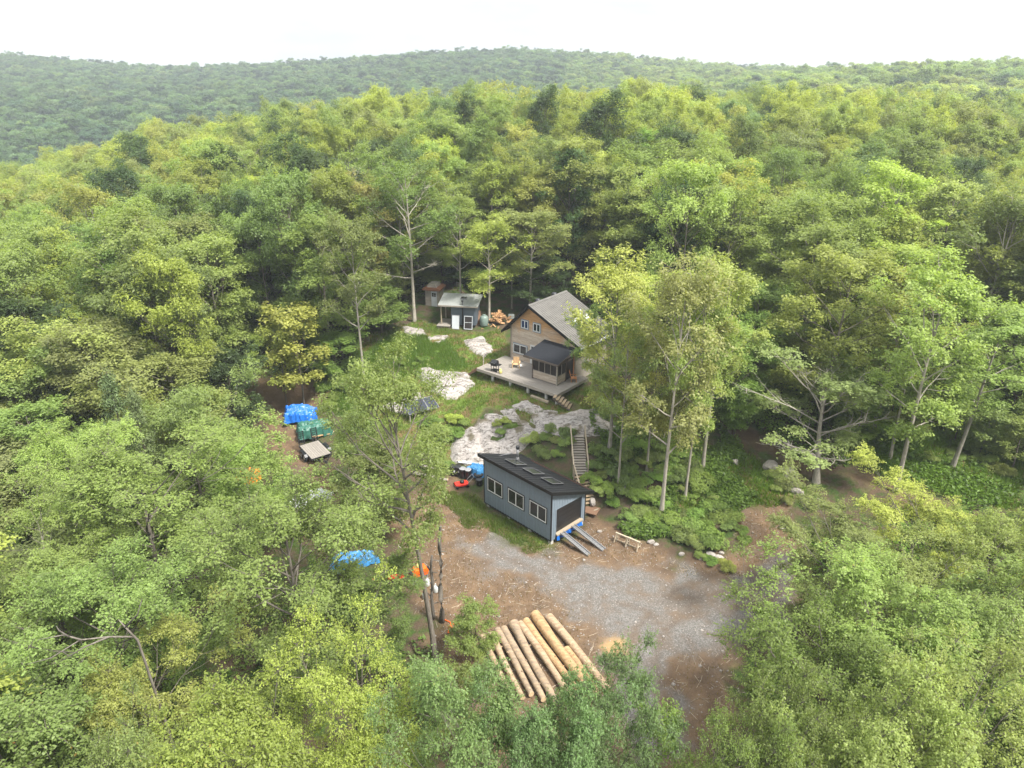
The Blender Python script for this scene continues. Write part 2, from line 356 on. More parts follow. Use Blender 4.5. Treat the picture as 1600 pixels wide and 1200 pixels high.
# ------------------------------------------------------------------ mesh builder
class MB:
    def __init__(s): s.v = []; s.f = []
    def add(s, vs, fs):
        n = len(s.v); s.v += [tuple(p) for p in vs]; s.f += [tuple(i + n for i in f) for f in fs]; return s
    def box(s, x0, x1, y0, y1, z0, z1, mtx=None):
        vs = [Vector((x, y, z)) for z in (z0, z1) for y in (y0, y1) for x in (x0, x1)]
        if mtx is not None: vs = [mtx @ p for p in vs]
        return s.add(vs, [(0, 2, 3, 1), (4, 5, 7, 6), (0, 1, 5, 4), (2, 6, 7, 3), (0, 4, 6, 2), (1, 3, 7, 5)])
    def bar(s, a, b, w, h, up=(0, 0, 1)):
        a = Vector(a); b = Vector(b); d = b - a; ln = d.length; x = d.normalized(); upv = Vector(up)
        y = upv.cross(x)
        if y.length < 1e-4: y = Vector((0, 1, 0))
        y.normalize(); z = x.cross(y)
        m = Matrix((x, y, z)).transposed().to_4x4(); m.translation = a
        return s.box(0, ln, -w / 2, w / 2, -h / 2, h / 2, m)
    def prism(s, ring, off):
        n = len(ring); off = Vector(off); vs = [Vector(p) for p in ring] + [Vector(p) + off for p in ring]
        return s.add(vs, [tuple(range(n))[::-1], tuple(range(n, 2 * n))] + [(i, (i + 1) % n, n + (i + 1) % n, n + i) for i in range(n)])
    def tube(s, pts, rad, n=8, caps=True):
        pts = [Vector(p) for p in pts]; m = len(pts); vs = []
        ref = Vector((0, 0, 1))
        for i, p in enumerate(pts):
            d = (pts[min(i + 1, m - 1)] - pts[max(i - 1, 0)]).normalized()
            a = d.cross(ref)
            if a.length < .1: a = d.cross(Vector((0, 1, 0)))
            a.normalize(); b = d.cross(a); r = rad[i] if hasattr(rad, '__len__') else rad
            vs += [p + (a * math.cos(2 * math.pi * k / n) + b * math.sin(2 * math.pi * k / n)) * r for k in range(n)]
        fs = [(i * n + k, i * n + (k + 1) % n, (i + 1) * n + (k + 1) % n, (i + 1) * n + k) for i in range(m - 1) for k in range(n)]
        if caps: fs += [tuple(range(n)), tuple(range((m - 1) * n, m * n))[::-1]]
        return s.add(vs, fs)
    def lathe(s, prof, n=14, c=(0, 0, 0)):
        vs = [(c[0] + r * math.cos(2 * math.pi * k / n), c[1] + r * math.sin(2 * math.pi * k / n), c[2] + z) for r, z in prof for k in range(n)]
        m = len(prof)
        return s.add(vs, [(i * n + k, i * n + (k + 1) % n, (i + 1) * n + (k + 1) % n, (i + 1) * n + k) for i in range(m - 1) for k in range(n)] + [tuple(range(n))[::-1], tuple(range((m - 1) * n, m * n))])
    def mesh(s, name, m, smooth=False):
        me = bpy.data.meshes.new(name); me.from_pydata(s.v, [], s.f); me.validate()
        import bmesh
        b = bmesh.new(); b.from_mesh(me); bmesh.ops.recalc_face_normals(b, faces=b.faces); b.to_mesh(me); b.free()
        if smooth: me.shade_smooth()
        me.materials.append(M[m] if isinstance(m, str) else m); return me
    def build(s, name, m, parent=None, smooth=False, stuff=False, loc=None, bevel=0):
        o = bpy.data.objects.new(name, s.mesh(name, m, smooth)); COL.objects.link(o)
        if parent: o.parent = parent
        if loc is not None: o.location = loc
        if stuff: o['kind'] = 'stuff'
        if bevel:
            bv = o.modifiers.new('bevel', 'BEVEL'); bv.width = bevel; bv.segments = 2; bv.limit_method = 'ANGLE'
        return o
def tag(o, label, cat, group=None):
    o['label'] = label; o['category'] = cat; o['kind'] = 'thing'
    if group: o['group'] = group
    return o
def thing(name, label, cat, loc=(0, 0, 0), rz=0.0, group=None):
    o = bpy.data.objects.new(name, None); o.empty_display_size = .3; COL.objects.link(o)
    o.location = loc; o.rotation_euler = (0, 0, rz); return tag(o, label, cat, group)
def np_mesh(name, V, F, m, attrs=(), smooth=False):    # V (n,3), F (k,3|4)
    me = bpy.data.meshes.new(name); k = F.shape[1]
    me.vertices.add(len(V)); me.vertices.foreach_set('co', V.astype(np.float32).ravel())
    me.loops.add(F.size); me.loops.foreach_set('vertex_index', F.astype(np.int32).ravel())
    me.polygons.add(len(F)); me.polygons.foreach_set('loop_start', np.arange(0, F.size, k, dtype=np.int32))
    for nm, a in attrs:
        at_ = me.attributes.new(nm, 'FLOAT', 'POINT'); at_.data.foreach_set('value', a.astype(np.float32))
    me.update(calc_edges=True)
    if smooth: me.shade_smooth()
    me.materials.append(M[m] if isinstance(m, str) else m); return me
def link(name, me, parent=None):
    o = bpy.data.objects.new(name, me); COL.objects.link(o)
    if parent: o.parent = parent
    return o

# ------------------------------------------------------------------ ground sheet
def axis(lo, hi, step, far_lo, far_hi, g=1.13):
    a = list(np.arange(lo, hi + 1e-6, step)); s = step
    while a[-1] < far_hi: s = min(s * g, 45); a.append(a[-1] + s)
    s = step; b = []
    x = lo
    while x > far_lo: s = min(s * g, 45); x -= s; b.append(x)
    return np.array(b[::-1] + a)
def z6(X, Y): return (900 + X / 4, 600 + Y / 4)
def z7(X, Y): return (640 + X / 4.706, 560 + Y / 4.706)
POLY = {
 'gravel': [(735, 850), (762, 836), (850, 872), (905, 884), (960, 880), (1040, 890), (1130, 905), (1190, 890), (1225, 868), (1262, 890), (1250, 940), (1195, 990), (1120, 1012), (1042, 1022), (1052, 1100), (1075, 1160), (985, 1180), (962, 1090), (962, 1040), (930, 992), (890, 950), (840, 915), (765, 890)],
 'dirt': [(618, 792), (665, 760), (705, 752), (742, 800), (790, 850), (860, 858), (925, 812), (960, 822), (1060, 882), (1150, 850), (1152, 790), (1235, 780), (1260, 850), (1260, 950), (1150, 1000), (1140, 1110), (1080, 1190), (700, 1190), (680, 1000), (640, 900), (600, 840)],
 'dirt2': [(400, 592), (498, 588), (494, 640), (475, 690), (545, 760), (530, 800), (470, 760), (430, 715), (398, 660)],
 'dirt3': [(1112, 655), (1180, 672), (1260, 720), (1340, 738), (1440, 766), (1490, 796), (1440, 798), (1330, 752), (1235, 730), (1150, 690)],
 'grass': [(500, 600), (590, 522), (650, 500), (700, 515), (790, 520), (800, 560), (750, 580), (900, 640), (880, 660), (760, 640), (720, 700), (650, 728), (560, 650)],
 'lush': [(520, 600), (560, 560), (610, 525), (660, 520), (715, 545), (745, 570), (690, 585), (640, 590), (600, 610), (560, 650), (520, 640)],
 'grass2': [(690, 760), (760, 788), (862, 848), (835, 866), (770, 838), (700, 800)],
 'grass3': [(1085, 690), (1150, 702), (1220, 735), (1270, 770), (1215, 790), (1140, 800), (1060, 790)],
 'grass4': [(860, 610), (960, 600), (1090, 650), (1090, 720), (960, 670), (900, 645)],
 'grass5': [(1260, 640), (1600, 640), (1600, 800), (1480, 770), (1350, 728)],
 'brown': [(985, 928), (1060, 912), (1120, 903), (1200, 912), (1240, 930), (1160, 958), (1050, 962)],
 'brown2': [(880, 950), (930, 940), (960, 975), (985, 1040), (940, 1020), (905, 985)],
 'brown3': [(1050, 1010), (1150, 985), (1160, 1050), (1130, 1110), (1075, 1080)],
 'sand': [(935, 1010), (960, 996), (985, 1012), (988, 1030), (955, 1030)],
 'damp': [(1085, 896), (1160, 893), (1235, 880), (1210, 905), (1130, 910)],
}
WP = {k: poly_at(v) for k, v in POLY.items()}
def zone(names, x, y, w=.5, amp=1.4, sc=.55, seed=9):
    m = np.zeros(x.shape)
    for n in names:
        p = WP[n]; lo = p.min(0) - 4; hi = p.max(0) + 4
        k = (x > lo[0]) & (x < hi[0]) & (y > lo[1]) & (y < hi[1])
        if k.any():
            d = sdist(p, x[k], y[k]) + (fbm(x[k] * sc, y[k] * sc, seed, 5) - .5) * 2 * amp
            m[k] = np.maximum(m[k], sstep(-w, w, d))
    return m
def rut(pts, x, y, off=.82, w=.24):
    P = poly_at(pts); Q = [P[0]]
    for i in range(len(P) - 1):
        for k in range(1, 7): Q.append(P[i] + (P[i + 1] - P[i]) * k / 6)
    Q = np.array(Q); Q[1:-1] = (Q[:-2] + 2 * Q[1:-1] + Q[2:]) / 4
    k = (x > Q[:, 0].min() - 3) & (x < Q[:, 0].max() + 3) & (y > Q[:, 1].min() - 3) & (y < Q[:, 1].max() + 3)
    o = np.zeros(x.shape); xx, yy = x[k], y[k]; dm = np.full(xx.shape, 1e9)
    for i in range(len(Q) - 1):
        dx, dy = Q[i + 1] - Q[i]; t = np.clip(((xx - Q[i][0]) * dx + (yy - Q[i][1]) * dy) / (dx * dx + dy * dy + 1e-9), 0, 1)
        dm = np.minimum(dm, np.hypot(xx - Q[i][0] - t * dx, yy - Q[i][1] - t * dy))
    o[k] = np.exp(-((dm - off) / w) ** 2) * sstep(.30, .55, fbm(xx * .5, yy * .5, 77, 3)); return o
RUTS = [[(770, 850), (860, 885), (950, 925), (1060, 950), (1180, 930), (1240, 900)], [(1160, 900), (1070, 930), (1010, 990), (1000, 1060), (1040, 1130), (1080, 1190)], [(1120, 660), (1200, 695), (1290, 735), (1400, 765)]]
gx = axis(-30, 36, .3, -1050, 1050); gy = axis(26, 84, .3, -240, 1250)
X, Y = np.meshgrid(gx, gy); Z = H(X, Y)
# relief of the open ground: ruts, lumps
_open = zone(['dirt', 'gravel', 'dirt2'], X, Y)
Z = Z + _open * (fbm(X * 1.3, Y * 1.3, 21) - .5) * .12 + (1 - _open) * (fbm(X * .9, Y * .9, 31) - .5) * .25 * (np.abs(X) < 60) * (Y < 110)
RT = np.clip(sum(rut(q, X, Y) for q in RUTS), 0, 1); Z = Z - .07 * RT
Vg = np.stack([X, Y, Z], -1).reshape(-1, 3); nx, ny = len(gx), len(gy)
ii = (np.arange(ny - 1)[:, None] * nx + np.arange(nx - 1)[None]).ravel()
Fg = np.stack([ii, ii + 1, ii + nx + 1, ii + nx], -1)
fx, fy = X.ravel(), Y.ravel()
za = [('grass', zone(['grass', 'grass2', 'grass3', 'grass4', 'grass5'], fx, fy)), ('dirt', np.maximum(zone(['dirt', 'dirt2'], fx, fy, .6, 2.0, .6), .8 * zone(['dirt3'], fx, fy, .5, 1.2, .8))),
      ('gravel', zone(['gravel'], fx, fy, .9, 2.2, .7) * (1 - .35 * zone(['brown', 'brown2', 'brown3'], fx, fy, .9, 2.4, .9, 13)) * (1 - .4 * RT.ravel())), ('sand', zone(['sand'], fx, fy, .3, .6, 1.2)), ('damp', np.maximum(zone(['damp'], fx, fy, .5, .9) * .45, RT.ravel() * .2))]
me = np_mesh('ground', Vg, Fg, 'ground', za, True)
gnd = link('ground', me); gnd['kind'] = 'structure'
ZG = Z
def gz(x, y):                          # height of the ground sheet itself
    i = np.clip(np.searchsorted(gx, x) - 1, 0, nx - 2); j = np.clip(np.searchsorted(gy, y) - 1, 0, ny - 2)
    a = (x - gx[i]) / (gx[i + 1] - gx[i]); b = (y - gy[j]) / (gy[j + 1] - gy[j])
    return (ZG[j, i] * (1 - a) + ZG[j, i + 1] * a) * (1 - b) + (ZG[j + 1, i] * (1 - a) + ZG[j + 1, i + 1] * a) * b
def on(u, v):
    p = at(u, v); return Vector((p.x, p.y, float(gz(p.x, p.y))))

# ------------------------------------------------------------------ granite outcrops
ROCKS = []
def outcrop(pts, label, rise=.35, name='granite_outcrop', step=.2):
    P = poly_at(pts); lo = P.min(0) - .8; hi = P.max(0) + .8
    ax = np.arange(lo[0], hi[0], step); ay = np.arange(lo[1], hi[1], step)
    xx, yy = np.meshgrid(ax, ay)
    d = sdist(P, xx, yy) + .30 + (fbm(xx * .8, yy * .8, 41, 5) - .5) * 1.3
    led = np.floor(fbm(xx * .5 + yy * .35, yy * .5, 47, 3) * 7) / 7
    z = gz(xx, yy) - .10 + rise * .8 * sstep(-.25, .7, d) + sstep(-.1, .6, d) * ((led - .45) * .4 + (fbm(xx * 1.7, yy * 1.7, 51) - .5) * .25)
    keep = d > -.35; ROCKS.append(P)
    n, m = len(ax), len(ay); idx = (np.arange(m - 1)[:, None] * n + np.arange(n - 1)[None]).ravel()
    F = np.stack([idx, idx + 1, idx + n + 1, idx + n], -1); k = keep.ravel()
    F = F[k[F].all(1)]
    if len(F) == 0: return
    used = np.unique(F); mp2 = np.zeros(n * m, int); mp2[used] = np.arange(len(used))
    V = np.stack([xx, yy, z], -1).reshape(-1, 3)[used]
    me = np_mesh(name, V, mp2[F], 'granite', (), True)
    tag(link(name, me), label, 'rock', 'granite outcrops round the house')
outcrop([z7(*p) for p in [(60, 90), (120, 80), (300, 100), (430, 120), (440, 190), (400, 230), (330, 280), (250, 285), (150, 210), (100, 150)]], 'broad pinkish granite slab left of the deck end', .5)
outcrop([z7(*p) for p in [(890, 455), (1050, 425), (1200, 395), (1350, 375), (1450, 445), (1575, 530), (1560, 555), (1350, 565), (1130, 595), (1100, 548), (915, 545), (925, 490)]], 'long white granite shelf below the deck steps', .42)
outcrop([z7(*p) for p in [(730, 500), (880, 500), (915, 540), (850, 620), (740, 700), (600, 700), (520, 645), (600, 612), (700, 590)]], 'pale granite bulge right behind the workshop roof', .5)
outcrop([z7(*p) for p in [(500, 430), (590, 500), (600, 580), (565, 650), (515, 640), (490, 520)]], 'upright pale granite rib left of the mossy hollow', .45)
outcrop([z7(*p) for p in [(545, 410), (620, 398), (675, 440), (640, 495), (555, 475)]], 'small mottled granite hump with brown moss above the rib', .35)
outcrop([z7(*p) for p in [(670, 385), (760, 395), (880, 480), (845, 505), (735, 435)]], 'slanting granite strip between the grass and the bulge', .32)
outcrop([z7(*p) for p in [(775, 350), (860, 325), (955, 380), (900, 398)]], 'small granite patch under the deck posts', .3)
outcrop([z7(*p) for p in [(300, 640), (400, 560), (450, 530), (500, 560), (515, 680), (540, 770), (430, 760), (350, 740)]], 'steep grey granite face beside the barrels', .75)
outcrop([(632, 512), (660, 513), (666, 522), (640, 526)], 'flat pale rock in the grass left of the grey sauna', .3)
outcrop([(672, 526), (697, 525), (701, 535), (680, 537)], 'small oval pinkish rock in the grass before the sauna', .3)
outcrop([(728, 533), (752, 527), (768, 548), (760, 560), (738, 548)], 'brownish broken rock between the sauna and the house', .3)
outcrop([z7(*p) for p in [(880, 430), (1000, 400), (1080, 395), (1060, 440), (930, 470)]], 'low pale granite ledge left of the white shelf', .3)
outcrop([z7(*p) for p in [(610, 500), (680, 520), (700, 585), (620, 600), (585, 560)]], 'mossy granite between the rib and the bulge', .3)
outcrop([(600, 635), (650, 612), (672, 628), (640, 648)], 'half hidden grey rock beside the solar panels', .3)
outcrop([(1095, 1015), (1120, 1008), (1138, 1020), (1128, 1036), (1103, 1034)], 'earthy rock lump at the right edge of the gravel drive', .2)
outcrop([(1310, 850), (1372, 842), (1395, 880), (1345, 905), (1312, 890)], 'pale flat slab glimpsed under the right hand trees', .4, 'rock_slab')

def stone_mesh(seed, sub=2):
    import bmesh
    b = bmesh.new(); bmesh.ops.create_icosphere(b, subdivisions=sub, radius=1)
    r = random.Random(seed); ds = [(Vector((r.gauss(0, 1), r.gauss(0, 1), r.gauss(0, 1))).normalized(), r.uniform(.55, .9)) for _ in range(9)]
    for v in b.verts:
        for d, k in ds:
            e = v.co.dot(d)
            if e > k: v.co -= d * (e - k)
        v.co *= 1 + r.uniform(-.04, .04)
    me = bpy.data.meshes.new('boulder'); b.to_mesh(me); b.free(); me.materials.append(M['boulder']); return me
STONES = [stone_mesh(i) for i in range(4)]
for i, (u, v, r, lab) in enumerate([
    (977, 823, .30, 'white rounded boulder just behind the sawhorses'), (937, 831, .2, 'small white stone by the right ramp'),
    (1111, 868, .38, 'large pale boulder at the foot of the shrubby bank'), (1123, 872, .33, 'white boulder touching the large pale one'),
    (1127, 864, .22, 'small stone behind the two touching boulders'), (1065, 867, .24, 'lone pale stone left of the boulder group at the drive'),
    (1109, 843, .22, 'pale stone higher on the bank above the boulders'), (1225, 825, .35, 'pale stone on the bare earth right of the shrubs'),
    (1095, 872, .25, 'flat stone left of the large pale boulder'), (926, 786, .45, 'grey boulder at the foot of the long stairs'),
    (1202, 731, .75, 'large brown boulder on the grass by the track'), (1232, 743, .8, 'large pale boulder under the twiggy tree'),
    (977, 764, .6, 'grey flat stone at the foot of the bent trunk'), (964, 716, .5, 'grey block of stone beside the bent trunk'),
    (1149, 723, .4, 'grey stone in the bright grass bank'), (1017, 848, .28, 'pale stone right of the sawhorses'), (1025, 852, .2, 'small stone next to the pale one right of the sawhorses'),
    (1245, 770, .5, 'rough rock in dry twigs right of the bare earth')]):
    p = on(u, v); o = link('boulder', STONES[i % 4]); o.location = (p.x, p.y, p.z + r * .18)
    o.scale = (r * 1.15, r * .9, r * .65); o.rotation_euler = (0, 0, rnd.uniform(0, 6)); tag(o, lab, 'boulder', 'boulders beside the drive and bank')
# ================================================================== WORKSHOP SHED
SH_L, SH_W, SH_Z = 7.54, 3.98, .35
t = thing('workshop_shed', 'grey board clad workshop with black slanted roof beside the gravel drive', 'shed', (-2.304, 50.307, SH_Z), -.7955)
def sh_roof(y): return 4.36 - 1.64 * y / SH_W
wb = MB()
wb.prism([(0, 0, 0), (0, SH_W, 0), (0, SH_W, sh_roof(SH_W)), (0, 0, sh_roof(0))], (.12, 0, 0))               # back wall
wb.box(.12, SH_L - .12, .0, .12, 0, sh_roof(0)); wb.box(.12, SH_L - .12, SH_W - .12, SH_W, 0, sh_roof(SH_W) - .02)
DX = [(.55, .62), (3.45, .5)]        # garage opening
wb.prism([(SH_L - .12, 0, 0), (SH_L - .12, .55, 0), (SH_L - .12, .55, 2.62), (SH_L - .12, 3.5, 2.50), (SH_L - .12, 3.5, 0), (SH_L - .12, SH_W, 0), (SH_L - .12, SH_W, sh_roof(SH_W) - .02), (SH_L - .12, 0, sh_roof(0))], (.12, 0, 0))
wb.box(.12, SH_L - .12, .12, SH_W - .12, .05, .2)
wall = wb.build('wall', 'grey_siding', t)
bm_ = MB().box(0, .02, -.012, .0, .02, 1.0).mesh('siding_board', 'grey_siding')
k = 0
WIN = [(.46, 2.20), (2.89, 4.63), (5.28, 7.04)]
def batten(x, y0, z0, z1, ax):
    m = MB()
    if ax == 'x': m.box(x - .022, x + .022, -.022, .0, z0, z1)
    else: m.box(SH_L, SH_L + .022, x - .022, x + .022, z0, z1)
    m.build('batten', 'grey_siding', wall)
for i in range(1, 25):
    x = i * SH_L / 25; w_ = [a for a in WIN if a[0] - .1 < x < a[1] + .1]
    if w_: batten(x, 0, .02, 1.38, 'x'); batten(x, 0, 2.84, sh_roof(0) - .08, 'x')
    else: batten(x, 0, .02, sh_roof(0) - .08, 'x')
for i in range(1, 13):
    y = i * SH_W / 13
    lo = 2.72 if .5 < y < 3.6 else .02
    if sh_roof(y) - .1 - lo > .3: batten(y, 0, lo, sh_roof(y) - .1, 'y')
for (x0, x1) in WIN:
    f = MB()
    f.box(x0, x1, -.05, -.003, 2.68, 2.75); f.box(x0, x1, -.06, -.003, 1.45, 1.52); f.box(x0, x0 + .07, -.05, -.003, 1.52, 2.68); f.box(x1 - .07, x1, -.05, -.003, 1.52, 2.68)
    f.box((x0 + x1) / 2 - .05, (x0 + x1) / 2 + .05, -.05, -.003, 1.52, 2.68)
    fr = f.build('window', 'white_frame', t)
    c = MB(); c.box(x0 - .07, x1 + .07, -.035, -.002, 2.753, 2.83); c.box(x0 - .07, x1 + .07, -.035, -.002, 1.37, 1.447); c.box(x0 - .07, x0 - .003, -.035, -.002, 1.447, 2.753); c.box(x1 + .003, x1 + .07, -.035, -.002, 1.447, 2.753)
    c.build('trim', 'black_trim', fr)
    for a, b in ((x0 + .07, (x0 + x1) / 2 - .05), ((x0 + x1) / 2 + .05, x1 - .07)):
        MB().box(a, b, -.03, -.004, 1.52, 2.68).build('pane', 'glass', fr)
for x, y in ((-.02, -.02), (SH_L - .06, -.024), (SH_L - .06, SH_W - .06)):
    MB().box(x, x + .085, y, y + .085, 0, sh_roof(max(0, y)) - .12).build('corner_trim', 'black_trim', t)
MB().box(.07, SH_L - .07, -.018, -.002, -.02, .08).build('base_trim', 'black_trim', t)
d = MB()
for i in range(5):
    z0 = .5 + i * .42
    d.prism([(SH_L - .09, .57, z0), (SH_L - .09, 3.48, z0), (SH_L - .09, 3.48, min(z0 + .40, 2.47)), (SH_L - .09, .57, min(z0 + .40, 2.56))], (.04, 0, 0))
d.build('garage_door', 'black_plastic', t)
MB().box(SH_L - .1, SH_L + .03, .46, .552, .3, 2.66).build('door_jamb', 'grey_siding', t); MB().box(SH_L - .1, SH_L + .03, 3.5, 3.59, .3, 2.54).build('door_jamb', 'grey_siding', t)
MB().box(SH_L - .12, SH_L + .22, .5, 3.55, .34, .47).build('door_sill', 'pale_wood', t)
tb = MB(); n = 14
for i in range(n):
    y0 = .55 + i * 2.95 / n; y1 = y0 + 2.95 / n
    tb.add([(SH_L + .10 + .06 * math.sin(i * 1.3), y0, .34), (SH_L + .10 + .06 * math.sin((i + 1) * 1.3), y1, .34), (SH_L + .16 + .09 * math.sin((i + 1) * 1.9), y1, -.12), (SH_L + .16 + .09 * math.sin(i * 1.9), y0, -.12)], [(0, 1, 2, 3)])
tb.build('tarp_skirt', 'blue_tarp', t, stuff=False)
# roof: deck slab, ribs, fascia
def rz_(y): return sh_roof(0) + .10 + (-y) * 1.64 / SH_W * 1.0
RY0, RY1, RX0, RX1 = -.34, SH_W + .62, -.3, SH_L + .34
r = MB(); r.prism([(RX0, RY0, rz_(RY0)), (RX0, RY1, rz_(RY1)), (RX0, RY1, rz_(RY1) + .10), (RX0, RY0, rz_(RY0) + .10)], (RX1 - RX0, 0, 0))
roof = r.build('roof', 'black_metal', t)
rb = MB()
for i in range(1, 22):
    x = RX0 + i * (RX1 - RX0) / 22
    rb.prism([(x - .018, RY0, rz_(RY0) + .10), (x + .018, RY0, rz_(RY0) + .10), (x + .01, RY0, rz_(RY0) + .135), (x - .01, RY0, rz_(RY0) + .135)], (0, RY1 - RY0, rz_(RY1) - rz_(RY0)))
rb.build('roof_rib', 'black_metal', roof, stuff=True)
fa = MB(); fa.box(RX0 - .03, RX1 + .03, RY0 - .035, RY0 - .003, rz_(RY0) - .16, rz_(RY0) + .115); fa.box(RX0 - .03, RX1 + .03, RY1 + .003, RY1 + .035, rz_(RY1) - .12, rz_(RY1) + .115)
for x in (RX0 - .032, RX1 + .003):
    fa.prism([(x, RY0, rz_(RY0) - .16), (x, RY1, rz_(RY1) - .13), (x, RY1, rz_(RY1) + .115), (x, RY0, rz_(RY0) + .115)], (.03, 0, 0))
fa.build('fascia', 'black_trim', roof)
MB().prism([(1.2, RY1 - .34, rz_(RY1 - .34) + .137), (RX1 - .2, RY1 - .34, rz_(RY1 - .34) + .137), (RX1 - .2, RY1 - .28, rz_(RY1 - .28) + .137), (1.2, RY1 - .28, rz_(RY1 - .28) + .137)], (0, 0, .02)).build('copper_strip', 'rust', roof)
def zt(x, y, up=.10): return (x, y, rz_(y) + up)
for x0 in (1.35, 3.35, 5.35):
    y0, y1, w_ = 1.1, 2.35, 1.25
    s_ = MB()
    for (xa, xb, ya, yb) in ((x0, x0 + w_, y0, y0 + .1), (x0, x0 + w_, y1 - .1, y1), (x0, x0 + .1, y0 + .1, y1 - .1), (x0 + w_ - .1, x0 + w_, y0 + .1, y1 - .1)):
        s_.prism([zt(xa, ya), zt(xb, ya), zt(xb, yb), zt(xa, yb)], (0, 0, .17))
    fr = s_.build('skylight', 'black_metal', roof)
    MB().prism([zt(x0 + .1, y0 + .1, .16), zt(x0 + w_ - .1, y0 + .1, .16), zt(x0 + w_ - .1, y1 - .1, .16), zt(x0 + .1, y1 - .1, .16)], (0, 0, .08)).build('pane', 'skylight', fr)
    e = MB()
    for (xa, xb, ya, yb) in ((x0 - .02, x0 + w_ + .02, y0 - .02, y0 + .035), (x0 - .02, x0 + w_ + .02, y1 - .035, y1 + .02), (x0 - .02, x0 + .035, y0 + .035, y1 - .035), (x0 + w_ - .035, x0 + w_ + .02, y0 + .035, y1 - .035)):
        e.prism([zt(xa, ya, .272), zt(xb, ya, .272), zt(xb, yb, .272), zt(xa, yb, .272)], (0, 0, .02))
    e.build('frame', 'alu', fr)
fx0, fy0 = 1.15, 2.75
fl = MB().lathe([(.19, 0), (.12, .28), (.115, .3)], 14, (fx0, fy0, rz_(fy0) + .08)); base = fl.build('chimney_flue', 'galv', roof, True)
MB().lathe([(.10, .3), (.10, 1.15)], 14, (fx0, fy0, rz_(fy0) + .08)).build('pipe', 'galv', base, True)
MB().lathe([(.15, 1.1), (.16, 1.2), (.16, 1.34), (.02, 1.42)], 14, (fx0, fy0, rz_(fy0) + .08)).build('cap', 'black_metal', base, True)
MB().tube([zt(.25, 1.5, .12), zt(.9, 2.4, .75)], .022, 6).build('guy_rod', 'alu', roof)
MB().tube([zt(.05, 2.0, .12), zt(.65, 2.7, .55)], .022, 6).build('guy_rod', 'alu', roof)
for x in (.35, 2.8, 5.2, SH_L - .18):
    for y in (.2, SH_W - .25):
        p = MB().box(x - .14, x + .14, y - .14, y + .14, -.75, -.002).build('pier', 'concrete', t)
bmj = MB(); bmj.box(.05, SH_L - .1, .1, .22, -.16, -.003); bmj.box(.05, SH_L - .1, SH_W - .22, SH_W - .1, -.16, -.003); bmj.build('floor_beam', 'dark_wood', t)
# ramps
for nm, lab, (a, b) in (('left', 'aluminium loading ramp on the left at the workshop door', ((882, 834), (921, 868))), ('right', 'aluminium loading ramp on the right at the workshop door', ((901, 825), (944, 860)))):
    q = on(*b); S = Matrix.Rotation(-.7955, 4, 'Z'); S.translation = Vector((-2.304, 50.307, SH_Z))
    y_ = 1.05 if nm == 'left' else 2.35
    top = S @ Vector((SH_L + .16, y_, .46)); dr = (q - top); rt = thing('loading_ramp', lab, 'ramp', q, 0, 'ramps at the workshop door')
    A = Vector((0, 0, .04)); B = top - q; side = Vector((-dr.y, dr.x, 0)).normalized()
    for s_ in (-1, 1): MB().bar(A + side * .19 * s_, B + side * .19 * s_, .05, .11).build('side_rail', 'galv', rt)
    for i in range(12):
        c_ = A.lerp(B, (i + .5) / 12); MB().bar(c_ - side * .165, c_ + side * .165, .045, .03).build('rung', 'alu', rt)
    MB().bar(A.lerp(B, .02) - Vector((0, 0, .045)), A.lerp(B, .98) - Vector((0, 0, .045)), .30, .012).build('plate', 'alu', rt)

# ================================================================== HOUSE
HX, HY, HZ, HT = -.127, 69.351, 5.813, -.689
HW, HD, PK, HPK, HL_, HR_ = 8.2, 5.6, 2.64, 6.10, 3.15, 3.42      # width, depth, ridge x, ridge z, wall heights
hs = thing('house', 'two storey board clad house with grey metal gable roof', 'house', (HX, HY, HZ), HT)
RLx, RLz, RRx, RRz = -.83, 2.87, 9.05, 3.26
kL = (6.28 - RLz) / (PK - RLx); kR = (6.28 - RRz) / (RRx - PK)
def roofz(x): return 6.28 - kL * (PK - x) if x < PK else 6.28 - kR * (x - PK)
def wallz(x): return roofz(x) - .16
w = MB()
w.prism([(0, .03, -1.2), (HW, .03, -1.2), (HW, .03, wallz(HW)), (PK, .03, wallz(PK)), (0, .03, wallz(0))], (0, .12, 0))
w.prism([(0, HD - .12, -.6), (HW, HD - .12, -.6), (HW, HD - .12, wallz(HW)), (PK, HD - .12, wallz(PK)), (0, HD - .12, wallz(0))], (0, .12, 0))
w.box(0, .12, .15, HD - .12, -1, wallz(0)); w.box(HW - .12, HW, .15, HD - .12, -1, wallz(HW) - .02)
hw = w.build('wall', 'grey_wood', hs)
ph = .185; nrow = int(6.3 / ph)
for i in range(nrow):                 # shiplap boards of the gable, one by one
    z0 = -.12 + i * ph; z1 = z0 + ph - .012
    def xr(z):
        xl = PK - (6.28 - .18 - z) / kL; xr_ = PK + (6.28 - .18 - z) / kR
        return max(.09, xl), min(HW - .09, xr_)
    a0, b0 = xr(z0); a1, b1 = xr(z1)
    if b1 - a1 < .1: continue
    pts = [0] + sorted(rnd.uniform(.2, .8) for _ in range(2)) + [1]
    for k in range(3):
        f0, f1 = pts[k], pts[k + 1]; g_ = .006
        MB().prism([(a0 + (b0 - a0) * f0 + g_, -.0, z0), (a0 + (b0 - a0) * f1 - g_, -.0, z0), (a1 + (b1 - a1) * f1 - g_, .012, z1), (a1 + (b1 - a1) * f0 + g_, .012, z1)], (0, .03 , 0)).build('plank', 'gable_wood', hw)
for x in (-.02, HW - .1): MB().box(x, x + .12, -.03, .06, -.3, wallz(x + .06) - .05).build('corner_board', 'grey_wood', hs)
